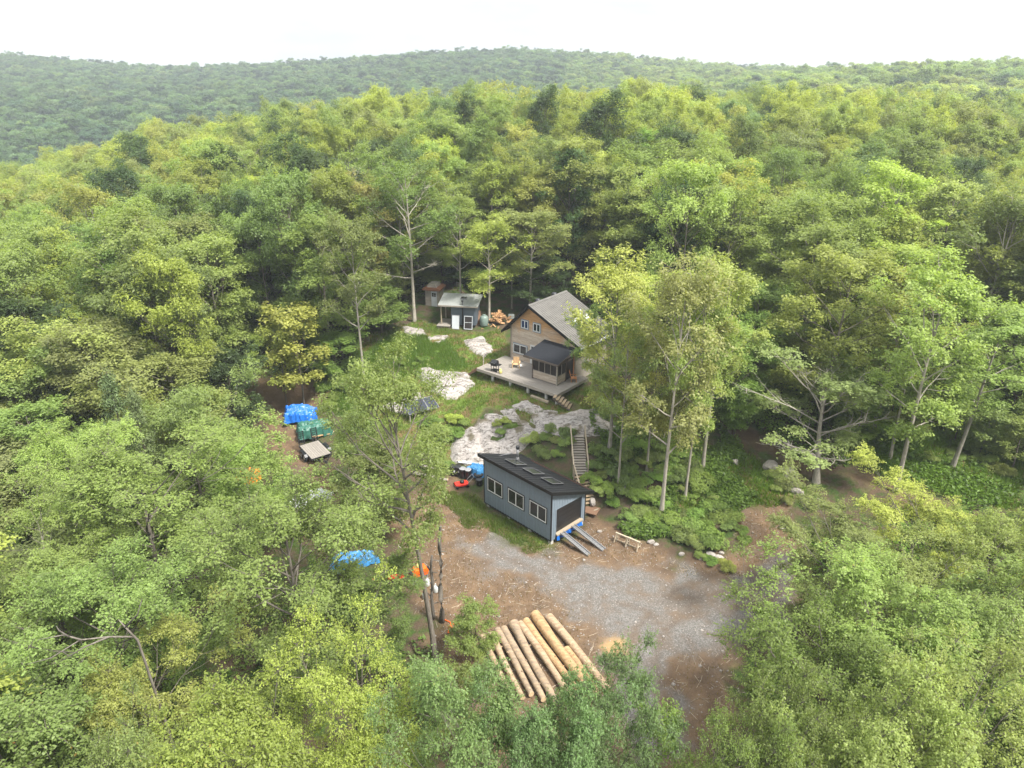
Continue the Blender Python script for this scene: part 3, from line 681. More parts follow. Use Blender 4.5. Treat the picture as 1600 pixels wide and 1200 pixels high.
def slide_window(par, x0, x1, z0, z1, y=-.0, cols=2, trim='grey_siding'):
    f = MB(); e = .075
    f.box(x0, x1, y - .07, y - .002, z1 - e, z1); f.box(x0, x1, y - .08, y - .002, z0, z0 + e); f.box(x0, x0 + e, y - .07, y - .002, z0 + e, z1 - e); f.box(x1 - e, x1, y - .07, y - .002, z0 + e, z1 - e)
    for c in range(1, cols):
        xm = x0 + (x1 - x0) * c / cols; f.box(xm - .045, xm + .045, y - .07, y - .002, z0 + e, z1 - e)
    fr = f.build('window', 'white_frame', par)
    c = MB(); g = .06; c.box(x0 - g, x1 + g, y - .045, y - .001, z1 + .003, z1 + .09); c.box(x0 - g, x1 + g, y - .045, y - .001, z0 - .09, z0 - .003); c.box(x0 - g - .02, x0 - .003, y - .045, y - .001, z0 - .003, z1 + .003); c.box(x1 + .003, x1 + g + .02, y - .045, y - .001, z0 - .003, z1 + .003)
    c.build('trim', trim, fr)
    for k in range(cols):
        a = x0 + (x1 - x0) * k / cols + (e if k == 0 else .045); b = x0 + (x1 - x0) * (k + 1) / cols - (e if k == cols - 1 else .045)
        MB().box(a, b, y - .04, y - .004, z0 + e, z1 - e).build('pane', 'glass', fr)
    return fr
slide_window(hs, 1.42, 2.30, 3.62, 4.48); slide_window(hs, 2.96, 3.85, 3.60, 4.46); slide_window(hs, .40, 2.16, .72, 1.70)
dd = MB().box(2.62, 3.55, -.06, -.002, .02, 2.05).build('door', 'white_frame', hs)
MB().box(2.76, 3.41, -.075, -.062, .95, 1.9).build('pane', 'glass', dd); MB().box(3.42, 3.50, -.11, -.062, 1.0, 1.05).build('handle', 'black_metal', dd)
slide_window(hs, 5.6, 7.2, .9, 1.9)
def rslab(x0, z0, x1, z1, y0, y1, th): return MB().prism([(x0, y0, z0), (x1, y0, z1), (x1, y0, z1 + th), (x0, y0, z0 + th)], (0, y1 - y0, 0))
Y0, Y1 = -.5, 6.0
m_ = rslab(PK, 6.28, RRx, RRz, Y0, Y1, .09); m_.add(*(lambda b: (b.v, b.f))(rslab(RLx, RLz, PK - .002, 6.28, Y0, Y1, .09)))
hr = m_.build('roof', 'house_roof', hs)
rb = MB()
for i in range(1, 22):
    y = Y0 + i * (Y1 - Y0) / 22
    for (xa, za, xb, zb) in ((PK + .1, roofz(PK + .1), RRx, RRz), (RLx, RLz, PK - .1, roofz(PK - .1))):
        rb.prism([(xa, y - .02, za + .09), (xb, y - .02, zb + .09), (xb, y + .02, zb + .09), (xa, y + .02, za + .09)], (0, 0, .03))
rb.build('roof_rib', 'house_roof', hr, stuff=True)
MB().prism([(PK - .2, Y0, 6.28 + .10 - .2 * kL), (PK, Y0, 6.41), (PK + .2, Y0, 6.28 + .12 - .2 * kR), (PK, Y0, 6.36)], (0, Y1 - Y0, 0)).build('ridge_cap', 'house_roof', hr)
for (xa, za, xb, zb) in ((RLx - .02, RLz - .02, PK, 6.28), (PK, 6.28, RRx + .02, RRz)):
    MB().prism([(xa, Y0 - .04, za - .20), (xb, Y0 - .04, zb - .20), (xb, Y0 - .04, zb + .11), (xa, Y0 - .04, za + .11)], (0, .036, 0)).build('rake_board', 'black_trim', hr)
    MB().prism([(xa, Y1 + .004, za - .16), (xb, Y1 + .004, zb - .16), (xb, Y1 + .004, zb + .11), (xa, Y1 + .004, za + .11)], (0, .03, 0)).build('rake_board', 'black_trim', hr)
MB().box(RRx + .003, RRx + .10, Y0, Y1, RRz - .12, RRz + .04).build('gutter', 'white_frame', hr); MB().box(RLx - .09, RLx - .003, Y0, Y1, RLz - .12, RLz + .06).build('gutter', 'black_trim', hr)
def onroof(x, y, up): return (x, y, roofz(x) + up)
for (x0, x1, y0, y1, mm) in ((6.1, 6.95, 2.05, 3.2, 'skylight_pale'), (7.55, 8.3, 1.15, 1.75, 'skylight_pale'), (6.1, 6.95, 3.9, 4.9, 'skylight_pale')):
    f = MB()
    for (xa, xb, ya, yb) in ((x0, x1, y0, y0 + .06), (x0, x1, y1 - .06, y1), (x0, x0 + .06, y0 + .06, y1 - .06), (x1 - .06, x1, y0 + .06, y1 - .06)):
        f.prism([onroof(xa, ya, .08), onroof(xb, ya, .08), onroof(xb, yb, .08), onroof(xa, yb, .08)], (0, 0, .16))
    fr = f.build('skylight', 'galv', hr)
    MB().prism([onroof(x0 + .06, y0 + .06, .15), onroof(x1 - .06, y0 + .06, .15), onroof(x1 - .06, y1 - .06, .15), onroof(x0 + .06, y1 - .06, .15)], (0, 0, .07)).build('pane', mm, fr)
pz = roofz(7.0)
cp_ = MB().lathe([(.10, 0), (.10, 1.75)], 12, (7.0, 2.2, pz)).build('chimney_pipe', 'galv', hr, True)
MB().lathe([(.15, 1.7), (.15, 1.85), (.03, 1.95)], 12, (7.0, 2.2, pz)).build('cap', 'galv', cp_, True); MB().lathe([(.22, .02), (.13, .22)], 12, (7.0, 2.2, pz + .05)).build('collar', 'galv', cp_, True)
for y in (1.8, 4.6):
    v_ = MB().lathe([(.16, -.1), (.16, .22), (.30, .24), (.33, .36), (.24, .52), (.05, .58)], 16, (PK - .55, y, roofz(PK - .55) + .1)).build('roof_vent', 'black_metal', hr, True)

# ---- deck
DKX0, DKX1, DKY = -.74, 9.27, -4.45
dk = thing('wooden_deck', 'weathered plank deck on concrete posts before the house', 'deck', (HX, HY, HZ), HT)
b_ = MB(); nb = 31; bw = (-.04 - DKY) / nb
for i in range(nb): b_.box(DKX0, DKX1, DKY + i * bw + .006, DKY + (i + 1) * bw - .006, -.045, 0.0 + .004 * rnd.random())
b_.build('deck_board', 'deck_wood', dk, stuff=True)
b2 = MB()
for i in range(5): b2.box(HW + .02, DKX1, -.03 + i * .145, .1 + i * .145, -.045, .002)
b2.build('side_board', 'deck_wood', dk)
MB().box(DKX0 - .0, DKX1, DKY - .045, DKY - .003, -.30, -.005).build('rim_board', 'grey_wood', dk); MB().box(DKX1 + .003, DKX1 + .045, DKY - .045, .6, -.30, -.005).build('rim_board', 'grey_wood', dk); MB().box(DKX0 - .045, DKX0 - .003, DKY - .045, -.1, -.30, -.005).build('rim_board', 'grey_wood', dk)
js = MB()
for i in range(18): x = DKX0 + .3 + i * .55; js.box(x, x + .045, DKY, -.1, -.25, -.05)
js.build('joist', 'dark_wood', dk, stuff=True)
for y in (DKY + .35, -1.6): MB().box(DKX0 + .1, DKX1 - .1, y - .07, y + .07, -.46, -.255).build('beam', 'dark_wood', dk)
R_ = Matrix.Rotation(HT, 4, 'Z'); R_.translation = Vector((HX, HY, HZ)); 
def hloc(x, y, z=0): return R_ @ Vector((x, y, z))
for x in (1.05, 3.35, 5.55, 7.75, 9.0):
    p = hloc(x, DKY + .35); g_ = float(gz(p.x, p.y)) - HZ
    MB().lathe([(.15, g_ - .3), (.15, -.462)], 14, (x, DKY + .35, 0)).build('post', 'concrete', dk, True)
for x in (.6, 4.2, 7.9):
    p = hloc(x, -1.6); g_ = float(gz(p.x, p.y)) - HZ
    MB().lathe([(.15, g_ - .3), (.15, -.462)], 14, (x, -1.6, 0)).build('post', 'concrete', dk, True)
p = hloc(7.0, DKY - .2); o = tag(MB().bar(hloc(6.3, DKY - .1, float(gz(p.x, p.y)) - HZ + .12), hloc(8.4, DKY - .15, float(gz(p.x, p.y)) - HZ + .1), .25, .2).build('timber', 'pale_wood'), 'pale squared timber lying on the ground under the deck edge', 'timber')
# deck steps
A = hloc(9.05, DKY - .1, -.08); B = on(892, 637)
st = thing('deck_steps', 'short wooden stairs from the deck corner down to the granite', 'stairs', B)
A = A - B; dr = Vector((A.x, A.y, 0)).normalized(); sdv = Vector((-dr.y, dr.x, 0))
for s_ in (-1, 1): MB().bar(A + sdv * .52 * s_ - Vector((0, 0, .12)), sdv * .52 * s_, .05, .22).build('stringer', 'dark_wood', st)
for i in range(6):
    c_ = A * ((i + .5) / 6) + Vector((0, 0, .08)); MB().bar(c_ - sdv * .6, c_ + sdv * .6, .26, .045).build('tread', 'tread_wood', st)
# plank ramp at the left end of the deck
B = on(737, 583); A = hloc(DKX0 - .03, -3.9, -.05) - B
lr = thing('plank_steps', 'brown plank step leaning at the left end of the deck', 'steps', B)
sdv = Vector((-A.y, A.x, 0)).normalized()
MB().bar(Vector((0, 0, .05)) + sdv * .5, A + sdv * .5, .09, .22).build('stringer', 'brown_board', lr); MB().bar(Vector((0, 0, .05)) - sdv * .5, A - sdv * .5, .09, .22).build('stringer', 'brown_board', lr)
for i in range(4): c_ = A * ((i + .6) / 4); MB().bar(c_ - sdv * .5, c_ + sdv * .5, .24, .04).build('tread', 'brown_board', lr)
MB().box(-.05, .05, -.05, .05, 0, 1.0).build('post', 'grey_wood', lr, loc=(A.x * .95 + sdv.x * .55, A.y * .95 + sdv.y * .55, A.z - .1))
# ---- screened porch
pc = thing('screened_porch', 'screened porch with black shingle roof standing on the deck', 'porch', (HX, HY, HZ), HT)
PX0, PX1, PY = 5.15, 8.05, -2.85
def prz(y): return 2.98 + y * (.74 / 3.2)
r = MB().prism([(4.22, -3.2, prz(-3.2)), (8.38, -3.2, prz(-3.2)), (8.38, -.045, prz(-.045)), (4.40, -.045, prz(-.045))], (0, 0, .08))
pr = r.build('roof', 'shingles', pc)
e = MB(); e.prism([(4.21, -3.215, prz(-3.2) - .13), (8.39, -3.215, prz(-3.2) - .13), (8.39, -3.215, prz(-3.2) + .085), (4.21, -3.215, prz(-3.2) + .085)], (0, .012, 0))
e.prism([(8.384, -3.2, prz(-3.2) - .13), (8.384, -.05, prz(0) - .13), (8.384, -.05, prz(0) + .085), (8.384, -3.2, prz(-3.2) + .085)], (.02, 0, 0)); e.build('eave_board', 'dark_wood', pr)
for i in range(7):
    x = 4.5 + i * .62; MB().prism([(x, -3.18, prz(-3.18) - .1), (x + .05, -3.18, prz(-3.18) - .1), (x + .05, -3.18, prz(-3.18) - .003), (x, -3.18, prz(-3.18) - .003)], (0, 3.1, .715)).build('rafter', 'dark_wood', pr)
for x, y, mm in ((PX0, PY, 'dark_wood'), (PX1, PY, 'grey_wood'), (PX1, -.15, 'orange_wood'), (PX1, -1.45, 'dark_wood')):
    MB().box(x - .065, x + .065, y - .065, y + .065, .003, prz(y) - .105).build('post', mm, pc)
def halfwall(a, b, n):               # boards laid between two posts
    for i in range(n):
        z0 = .10 + i * .155
        if a[1] == b[1]: MB().box(a[0] + .067, b[0] - .067, a[1] - .03, a[1] + .01, z0, z0 + .145).build('plank', 'gable_wood', pc)
        else: MB().box(a[0] - .01, a[0] + .03, a[1] + .067, b[1] - .067, z0, z0 + .145).build('plank', 'gable_wood', pc)
halfwall((PX0, PY), (PX1, PY), 5); halfwall((PX1, PY), (PX1, -1.45), 5)
MB().box(PX0 + .067, PX1 - .067, PY - .05, PY + .05, .885, .94).build('sill', 'grey_wood', pc); MB().box(PX1 - .05, PX1 + .05, PY + .067, -1.515, .885, .94).build('sill', 'grey_wood', pc)
MB().box(PX0 + .067, PX1 - .067, PY - .05, PY + .05, 1.95, 2.12).build('header', 'dark_wood', pc); MB().box(PX1 - .05, PX1 + .05, PY + .067, -.215, 1.95, 2.10).build('header', 'dark_wood', pc)
for k in range(4):
    a = PX0 + .067 + k * (PX1 - PX0 - .134) / 4; b = a + (PX1 - PX0 - .134) / 4
    MB().box(a + .03, b - .03, PY - .008, PY + .008, .943, 1.947).build('screen', 'screen', pc)
    if k: MB().box(a - .03, a + .03, PY - .045, PY + .045, .943, 1.947).build('mullion', 'grey_wood', pc)
for k in range(2):
    a = PY + .067 + k * .633; MB().box(PX1 - .008, PX1 + .008, a + .03, a + .603, .943, 1.947).build('screen', 'screen', pc)
MB().box(PX1 - .045, PX1 + .045, PY + .67, PY + .73, .943, 1.947).build('mullion', 'grey_wood', pc)
MB().box(PX1 - .015, PX1 + .015, -1.37, -.23, .1, 1.94).build('screen_door', 'screen', pc)
MB().box(PX0 - .008, PX0 + .008, PY + .07, -.06, .1, 2.0).build('screen', 'screen', pc)
# ---- things on the deck
g = thing('barbecue', 'black barbecue grill on the deck edge', 'barbecue', hloc(1.2, -3.95, .005), HT + .15)
MB().prism([(-.32, -.26, .82), (-.32, .26, .82), (-.32, .26, 1.02), (-.32, .16, 1.2), (-.32, -.12, 1.22), (-.32, -.26, 1.04)], (.64, 0, 0)).build('hood', 'black_metal', g, bevel=.02)
MB().box(-.34, .34, -.27, .27, .66, .815).build('firebox', 'black_metal', g)
for s_ in (-1, 1): MB().box(s_ * .52 - .16, s_ * .52 + .16, -.24, .24, .78, .82).build('side_shelf', 'black_plastic', g)
for x in (-.3, .3):
    for y in (-.22, .22): MB().box(x - .025, x + .025, y - .025, y + .025, 0, .657).build('leg', 'black_metal', g)
MB().box(-.3, .3, -.23, .23, .16, .2).build('bottom_shelf', 'black_metal', g); MB().bar((-.22, -.31, 1.0), (.22, -.31, 1.0), .03, .03).build('handle', 'galv', g)
for y in (-.22, .22): MB().tube([(.30, y - .03, .09), (.30, y + .03, .09)], .09, 12).build('wheel', 'tyre', g)
tk = thing('propane_tank', 'yellowish propane tank beside the barbecue', 'tank', hloc(1.98, -4.0, .005))
MB().lathe([(.11, 0), (.12, .03), (.15, .07), (.155, .2), (.15, .31), (.10, .38), (.03, .40)], 16).build('body', 'yellow_tank', tk, True); MB().lathe([(.09, .38), (.10, .40), (.10, .47), (.085, .47)], 12).build('collar', 'yellow_tank', tk)
ac = thing('deck_chair', 'tan wooden deck chair facing the edge of the deck', 'chair', hloc(2.15, -1.75, .005), HT + .6)
for i in range(5): MB().box(-.3 + i * .122, -.3 + i * .122 + .108, .24, .27, .36, 1.02).build('back_slat', 'tan_fabric', ac)
for i in range(5): y = -.3 + i * .115; MB().box(-.31, .31, y, y + .1, .37 - .02 * i, .395 - .02 * i).build('seat_slat', 'tan_fabric', ac)
for s_ in (-1, 1):
    MB().box(s_ * .36 - .06, s_ * .36 + .06, -.38, .3, .56, .585).build('armrest', 'tan_fabric', ac); MB().box(s_ * .35 - .035, s_ * .35 + .035, -.34, -.27, 0, .557).build('leg', 'tan_fabric', ac); MB().box(s_ * .35 - .035, s_ * .35 + .035, .28, .34, 0, .557).build('leg', 'tan_fabric', ac)
bk = tag(MB().lathe([(.13, 0), (.16, .3), (.145, .3), (.12, .02)], 14).build('bucket', 'white_frame', smooth=True), 'white bucket next to the tan deck chair', 'bucket'); bk.location = hloc(2.62, -1.6, .005)
oc = thing('porch_chair', 'orange brown wooden chair at the right end of the deck', 'chair', hloc(8.72, -1.0, .005), HT + 2.2)
MB().box(-.28, .28, -.28, .28, .36, .41).build('seat', 'orange_wood', oc); MB().prism([(-.28, .24, .42), (.28, .24, .42), (.28, .42, 1.1), (-.28, .42, 1.1)], (0, .04, 0)).build('backrest', 'orange_wood', oc)
for x in (-.25, .25):
    for y in (-.25, .22): MB().box(x - .03, x + .03, y - .03, y + .03, 0, .357).build('leg', 'orange_wood', oc)
    MB().box(x * 1.25 - .05, x * 1.25 + .05, -.3, .3, .58, .61).build('armrest', 'orange_wood', oc)

# ================================================================== SAUNA CABIN, OUTHOUSE, WOODPILE
p = on(688, 509)
sa = thing('sauna_cabin', 'dark grey cabin with pale sloping roof and small porch', 'cabin', p, math.radians(-9))
w = MB(); w.box(1.35, 4.25, 0, .1, .25, 2.62); w.box(1.35, 4.25, 2.3, 2.4, .25, 3.05); w.box(1.35, 1.45, .1, 2.3, .25, 2.65); w.box(4.15, 4.25, .1, 2.3, .25, 2.65)
w.prism([(1.35, .1, 2.65), (1.35, 2.3, 2.65), (1.35, 2.3, 3.0)], (.1, 0, 0)); w.prism([(4.15, .1, 2.65), (4.15, 2.3, 2.65), (4.15, 2.3, 3.0)], (.1, 0, 0)); w.box(1.45, 4.15, .1, 2.3, .25, .4)
wl = w.build('wall', 'slate_siding', sa)
for i in range(13): z0 = .3 + i * .175; MB().box(1.36, 4.24, -.022, -.002, z0, z0 + .16).build('siding_board', 'slate_siding', wl)
rf = MB().prism([(-.1, -.35, 2.56), (4.6, -.35, 2.56), (4.6, 2.7, 3.12), (-.1, 2.7, 3.12)], (0, 0, .09)).build('roof', 'sauna_roof', sa)
rr = MB()
for i in range(1, 15): x = -.1 + i * 4.7 / 15; rr.prism([(x - .015, -.35, 2.65), (x + .015, -.35, 2.65), (x + .015, 2.7, 3.21), (x - .015, 2.7, 3.21)], (0, 0, .03))
rr.build('roof_rib', 'sauna_roof', rf, stuff=True)
MB().box(-.11, 4.61, -.38, -.353, 2.48, 2.65).build('fascia', 'grey_wood', rf)
f = MB().prism([(2.2, 1.2, 2.93), (2.95, 1.2, 2.93), (2.95, 1.75, 3.03), (2.2, 1.75, 3.03)], (0, 0, .12)).build('skylight', 'alu', rf)
MB().prism([(2.26, 1.26, 3.055), (2.89, 1.26, 3.055), (2.89, 1.69, 3.133), (2.26, 1.69, 3.133)], (0, 0, .02)).build('pane', 'glass', f)
for x, y in ((.15, .08), (.15, 2.2)): MB().box(x - .06, x + .06, y - .06, y + .06, .27, 2.6 + y * .18).build('post', 'pale_wood', sa)
for i in range(9): MB().box(-.25, 1.33, -.75 + i * .3, -.47 + i * .3, .2, .26).build('deck_board', 'deck_wood', sa)
MB().box(-.22, 1.3, -.7, 1.9, -.3, .19).build('deck_base', 'dark_wood', sa)
dr_ = MB().box(1.32, 1.348, .5, 1.3, .42, 2.3).build('door', 'white_panel', sa)
pp = MB().lathe([(.075, .3), (.075, 3.15)], 12, (2.75, -.12, 0)).build('stove_pipe', 'black_metal', sa, True); MB().lathe([(.13, 3.1), (.13, 3.22), (.02, 3.3)], 12, (2.75, -.12, 0)).build('cap', 'black_metal', pp, True)
Sm = Matrix.Rotation(math.radians(-9), 4, 'Z'); Sm.translation = p
wp = thing('leaning_sheet', 'plain white sheet leaning against the grey cabin', 'sheet', Sm @ Vector((1.95, -.62, -.08)), math.radians(-9))
MB().prism([(-.42, 0, .0), (.42, 0, .0), (.42, .38, 1.5), (-.42, .38, 1.5)], (0, .04, 0)).build('sheet', 'white_panel', wp)
e = MB(); e.prism([(-.46, -.01, -.03), (.46, -.01, -.03), (.46, .005, .03), (-.46, .005, .03)], (0, .05, 0)); e.prism([(-.46, .37, 1.5), (.46, .37, 1.5), (.46, .385, 1.56), (-.46, .385, 1.56)], (0, .05, 0)); e.build('edge', 'galv', wp)
sp_ = thing('screen_panel', 'dark mesh panel in a grey frame leaning against the grey cabin', 'panel', Sm @ Vector((3.45, -.6, -.05)), math.radians(-9))
MB().prism([(-.45, .01, .05), (.45, .01, .05), (.45, .35, 1.42), (-.45, .35, 1.42)], (0, .02, 0)).build('mesh_sheet', 'screen', sp_)
e = MB()
for (xa, xb, s0, s1) in ((-.5, .5, 0, .05), (-.5, .5, .95, 1), (-.5, -.43, .05, .95), (.43, .5, .05, .95), (-.5, .5, .5, .53)):
    e.prism([(xa, .36 * s0 - .02, 1.5 * s0), (xb, .36 * s0 - .02, 1.5 * s0), (xb, .36 * s1 - .02, 1.5 * s1), (xa, .36 * s1 - .02, 1.5 * s1)], (0, .06, 0))
e.build('frame', 'white_panel', sp_)
wt = thing('water_tank', 'pale green plastic tank right of the grey cabin', 'tank', Sm @ Vector((5.05, .9, 0)))
MB().lathe([(.45, 0), (.5, .1), (.5, .95), (.4, 1.15), (.2, 1.25)], 20).build('body', 'water_tank', wt, True); MB().lathe([(.21, 1.24), (.21, 1.33), (.05, 1.36)], 14).build('lid', 'water_tank', wt, True)
ly = thing('leaning_board', 'rust brown board leaning right of the pale green tank', 'board', on(748, 508), .4)
MB().prism([(-.5, 0, 0), (.45, 0, 0), (.5, .75, 1.55), (-.4, .75, 1.55)], (0, .05, 0)).build('sheet', 'brown_board', ly)
MB().bar((-.45, -.03, .5), (.5, .35, .55), .06, .05).build('cleat', 'brown_board', ly)
# outhouse
p = on(676, 479)
oh = thing('outhouse', 'small grey outhouse with a brown round topped roof and white door', 'outhouse', p, math.radians(-14))
w = MB().box(-.9, .9, 0, 1.7, 0, 2.1).build('wall', 'grey_wood', oh)
for i in range(9): MB().box(-.9 + i * .2, -.9 + i * .2 + .185, -.02, -.002, .02, 2.08).build('plank', 'grey_wood', w)
MB().prism([(-1.15, -.3, 2.103), (1.15, -.3, 2.103), (1.15, -.3, 2.28), (.7, -.3, 2.46), (-.7, -.3, 2.46), (-1.15, -.3, 2.28)], (0, 2.3, 0)).build('roof', 'rust', oh)
MB().prism([(-.62, -.1, 2.463), (.62, -.1, 2.463), (.5, -.1, 2.78), (-.5, -.1, 2.78)], (0, 1.7, 0)).build('vent_cap', 'boulder', oh)
dr_ = MB().box(-.1, .62, -.06, -.022, .05, 1.95).build('door', 'white_panel', oh); MB().box(.0, .5, -.07, -.062, 1.3, 1.75).build('pane', 'glass', dr_)
m2 = MB(); m2.box(.24, .27, -.085, -.072, 1.3, 1.75); m2.box(.0, .5, -.085, -.072, 1.5, 1.53); m2.build('muntin', 'white_frame', dr_)
# firewood
p = on(780, 505); wp_ = thing('firewood_pile', 'heap of split orange firewood behind the house corner', 'woodpile', p)
fw = [MB().prism([(0, .11, -.02), (0, -.11, -.04), (0, -.02, .13)], (.48, 0, 0)).mesh('firewood', 'fresh_wood') for _ in range(1)][0]
for i in range(110):
    r_ = abs(rnd.gauss(0, .8)); a = rnd.uniform(0, 6.28); x, y = 1.25 * r_ * math.cos(a), .8 * r_ * math.sin(a); hz = max(.05, 1.25 * math.exp(-(r_ / .95) ** 2))
    q = p + Vector((x, y, 0)); o = link('firewood', fw, wp_); o.location = (x, y, float(gz(q.x, q.y)) - p.z + hz * rnd.uniform(.55, 1.0))
    o.rotation_euler = (rnd.uniform(0, 6), rnd.uniform(-.5, .5), rnd.uniform(0, 6)); s_ = rnd.uniform(.8, 1.25); o.scale = (s_, s_, s_)
lm = tag(MB().box(-.35, .35, -.3, .3, 0, .45).build('cooler_box', 'white_sheet', bevel=.04), 'pale box beside the firewood heap near the house eave', 'box'); lm.location = on(799, 497)

# ================================================================== LONG STAIRS
S0 = on(921, 790); S1 = on(907, 748); S2 = on(902, 682)
sr = thing('long_stairs', 'long weathered plank staircase with handrails climbing behind the workshop', 'stairs', S0)
prev = S0
a0 = Vector((0, 0, .05)); a1 = S1 - S0 + Vector((0, 0, .35)); a2 = S2 - S0 + Vector((0, 0, .12))
for (a, b, n) in ((a0, a1, 9), (a1, a2, 15)):
    d = b - a; dh = Vector((d.x, d.y, 0)).normalized(); sd_ = Vector((-dh.y, dh.x, 0))
    for s_ in (-1, 1): MB().bar(a + sd_ * .55 * s_ - Vector((0, 0, .1)), b + sd_ * .55 * s_ - Vector((0, 0, .1)), .05, .24).build('stringer', 'dark_wood', sr)
    for i in range(n):
        c_ = a.lerp(b, (i + .6) / n); MB().bar(c_ - sd_ * .58, c_ + sd_ * .58, .27, .045).build('tread', 'tread_wood' if b is a1 else 'grey_wood', sr)
        if b is a2: MB().bar(c_ - sd_ * .54 + dh * .13 - Vector((0, 0, .10)), c_ + sd_ * .54 + dh * .13 - Vector((0, 0, .10)), .02, .15).build('riser', 'brown_board', sr)
    for s_ in (-1, 1):
        if b is a1 and s_ < 0: continue
        for f_ in (.05, .5, .97):
            q = a.lerp(b, f_) + sd_ * .62 * s_; MB().box(-.045, .045, -.045, .045, -.45, .95).build('post', 'pale_wood', sr, loc=q)
        MB().bar(a + sd_ * .62 * s_ + Vector((0, 0, .98)), b + sd_ * .62 * s_ + Vector((0, 0, .98)), .1, .05).build('handrail', 'pale_wood', sr)
ld = tag(MB().box(-.6, .6, -.5, .5, 0, .1).build('plywood_sheet', 'brown_board'), 'brown plywood sheet at the foot of the long stairs', 'board'); ld.location = on(924, 800); ld.location.z += .15; ld.rotation_euler = (.1, -.05, -.5)
pl = tag(MB().bar((-.7, 0, .1), (.7, .3, .5), .12, .04).build('plank', 'pale_wood'), 'pale plank propped beside the workshop corner', 'plank'); pl.location = on(922, 806)

# ================================================================== SAWHORSES
for (u, v, lab) in ((971, 848, 'left hand pale sawhorse of the pair on bare earth'), (989, 856, 'right hand pale sawhorse of the pair on bare earth')):
    p = on(u, v); s = thing('sawhorse', lab, 'sawhorse', p, math.radians(-38), 'sawhorses beside the drive')
    MB().box(-.55, .55, -.07, .07, .68, .77).build('top_beam', 'pale_wood', s)
    for x in (-.45, .45):
        for y in (-1, 1): MB().bar((x, y * .05, .68), (x * 1.08, y * .3, 0), .09, .05, (1, 0, 0)).build('leg', 'pale_wood', s)
        MB().bar((x * 1.05, -.19, .3), (x * 1.05, .19, .3), .09, .03).build('brace', 'pale_wood', s)
    MB().bar((-.47, -.19, .28), (.47, -.19, .28), .03, .10).build('stretcher', 'pale_wood', s)

# ================================================================== LOG PILE AT THE DRIVE
def z5(X, Y): return (700 + X / 3.478, 880 + Y / 3.478)
LOGS = [   # top end px, bottom end px (in the enlarged crop), radius, material, label
 ((548, 312), (885, 720), .27, 'log_tan', 'outermost right tan log of the pile beside the drive'),
 ((468, 315), (760, 715), .31, 'log_orange', 'thick orange peeling log second from the right in the pile'),
 ((425, 330), (700, 720), .24, 'log_orange', 'slim orange log third from the right in the pile'),
 ((390, 345), (640, 700), .23, 'log_tan', 'tan brown log in the middle of the pile'),
 ((352, 350), (560, 730), .26, 'log_grey', 'grey log with a pale sawn top in the pile'),
 ((305, 370), (480, 690), .22, 'log_grey', 'greyish log fourth from the left in the pile'),
 ((268, 378), (420, 660), .21, 'log_grey', 'dark grey log third from the left in the pile'),
 ((236, 400), (370, 680), .20, 'log_tan', 'mossy tan log second from the left in the pile'),
 ((193, 410), (310, 690), .19, 'log_tan', 'short pale log at the left end of the pile'),
 ((640, 480), (800, 700), .25, 'log_orange', 'orange log lying low between the two right hand logs')]
for i, (a, b, r_, mm, lab) in enumerate(LOGS):
    A = on(*z5(*a)); B = on(*z5(*b))
    if i == 9: A.z -= .1; B.z -= .1
    d = B - A; B = B + d.normalized() * (1.0 if i not in (0, 1, 9) else .1); d = B - A; n = 9
    lg = thing('log', lab, 'log', A + Vector((0, 0, r_)), 0, 'logs piled beside the drive')
    rr_ = random.Random(i); sd_ = Vector((-d.y, d.x, 0)).normalized()
    pts = [d * (k / n) + sd_ * .045 * math.sin(k * .55 + i * 2.1) + Vector((0, 0, .25 if i == 1 else .02)) for k in range(n + 1)]
    rad = [r_ * (1.16 - .34 * k / n + rr_.uniform(-.06, .06)) for k in range(n + 1)]
    if i == 4: rad[0] *= 1.25
    MB().tube(pts, rad, 14, False).build('bark', mm, lg, True)
    for k, mm2 in ((0, 'log_end'), (n, 'log_end_dark' if i == 1 else 'log_end')):
        dn = (pts[1] - pts[0]).normalized() * (-.006 if k == 0 else .006)
        MB().tube([pts[k] - dn * 3, pts[k] + dn], rad[k] * .985, 14).build('cut_end', mm2, lg)
    for k in range(2):
        f_ = rr_.uniform(.2, .9); c_ = d * f_; ang = rr_.uniform(.3, 2.8); dv = sd_ * math.cos(ang) + Vector((0, 0, math.sin(ang)))
        MB().tube([c_ + dv * r_ * .8 + pts[0] * 0, c_ + dv * (r_ + .10)], [.06, .04], 7).build('knot_stub', mm, lg)
# ---- grey timbers stacked left of the barrels
for i, (a, b, r_, lab) in enumerate([((645, 742), (700, 752), .17, 'nearest silver log of the stack left of the barrels'), ((648, 730), (684, 738), .16, 'silver log second from the front in the stack left of the barrels'),
      ((646, 722), (685, 729), .15, 'silver log in the middle of the stack left of the barrels'), ((650, 714), (704, 726), .13, 'long thin silver log reaching towards the barrels'),
      ((655, 712), (675, 716), .14, 'short silver log at the back of the stack left of the barrels')]):
    A = on(*a); B = on(*b); d = B - A
    lg = thing('old_log', lab, 'log', A + Vector((0, 0, r_ + (.12 if i in (1, 2) else 0))), 0, 'silver logs left of the barrels')
    MB().tube([d * (k / 6) + Vector((0, 0, .03 * math.sin(k + i))) for k in range(7)], [r_ * (1.1 - .05 * k) for k in range(7)], 10, False).build('bark', 'silver_log', lg, True)
    for e_, k in ((Vector((0, 0, 0)), 1.1), (d, .8)): MB().tube([e_ - d.normalized() * .03, e_ + d.normalized() * .006], r_ * k * .98, 10).build('cut_end', 'log_end', lg)
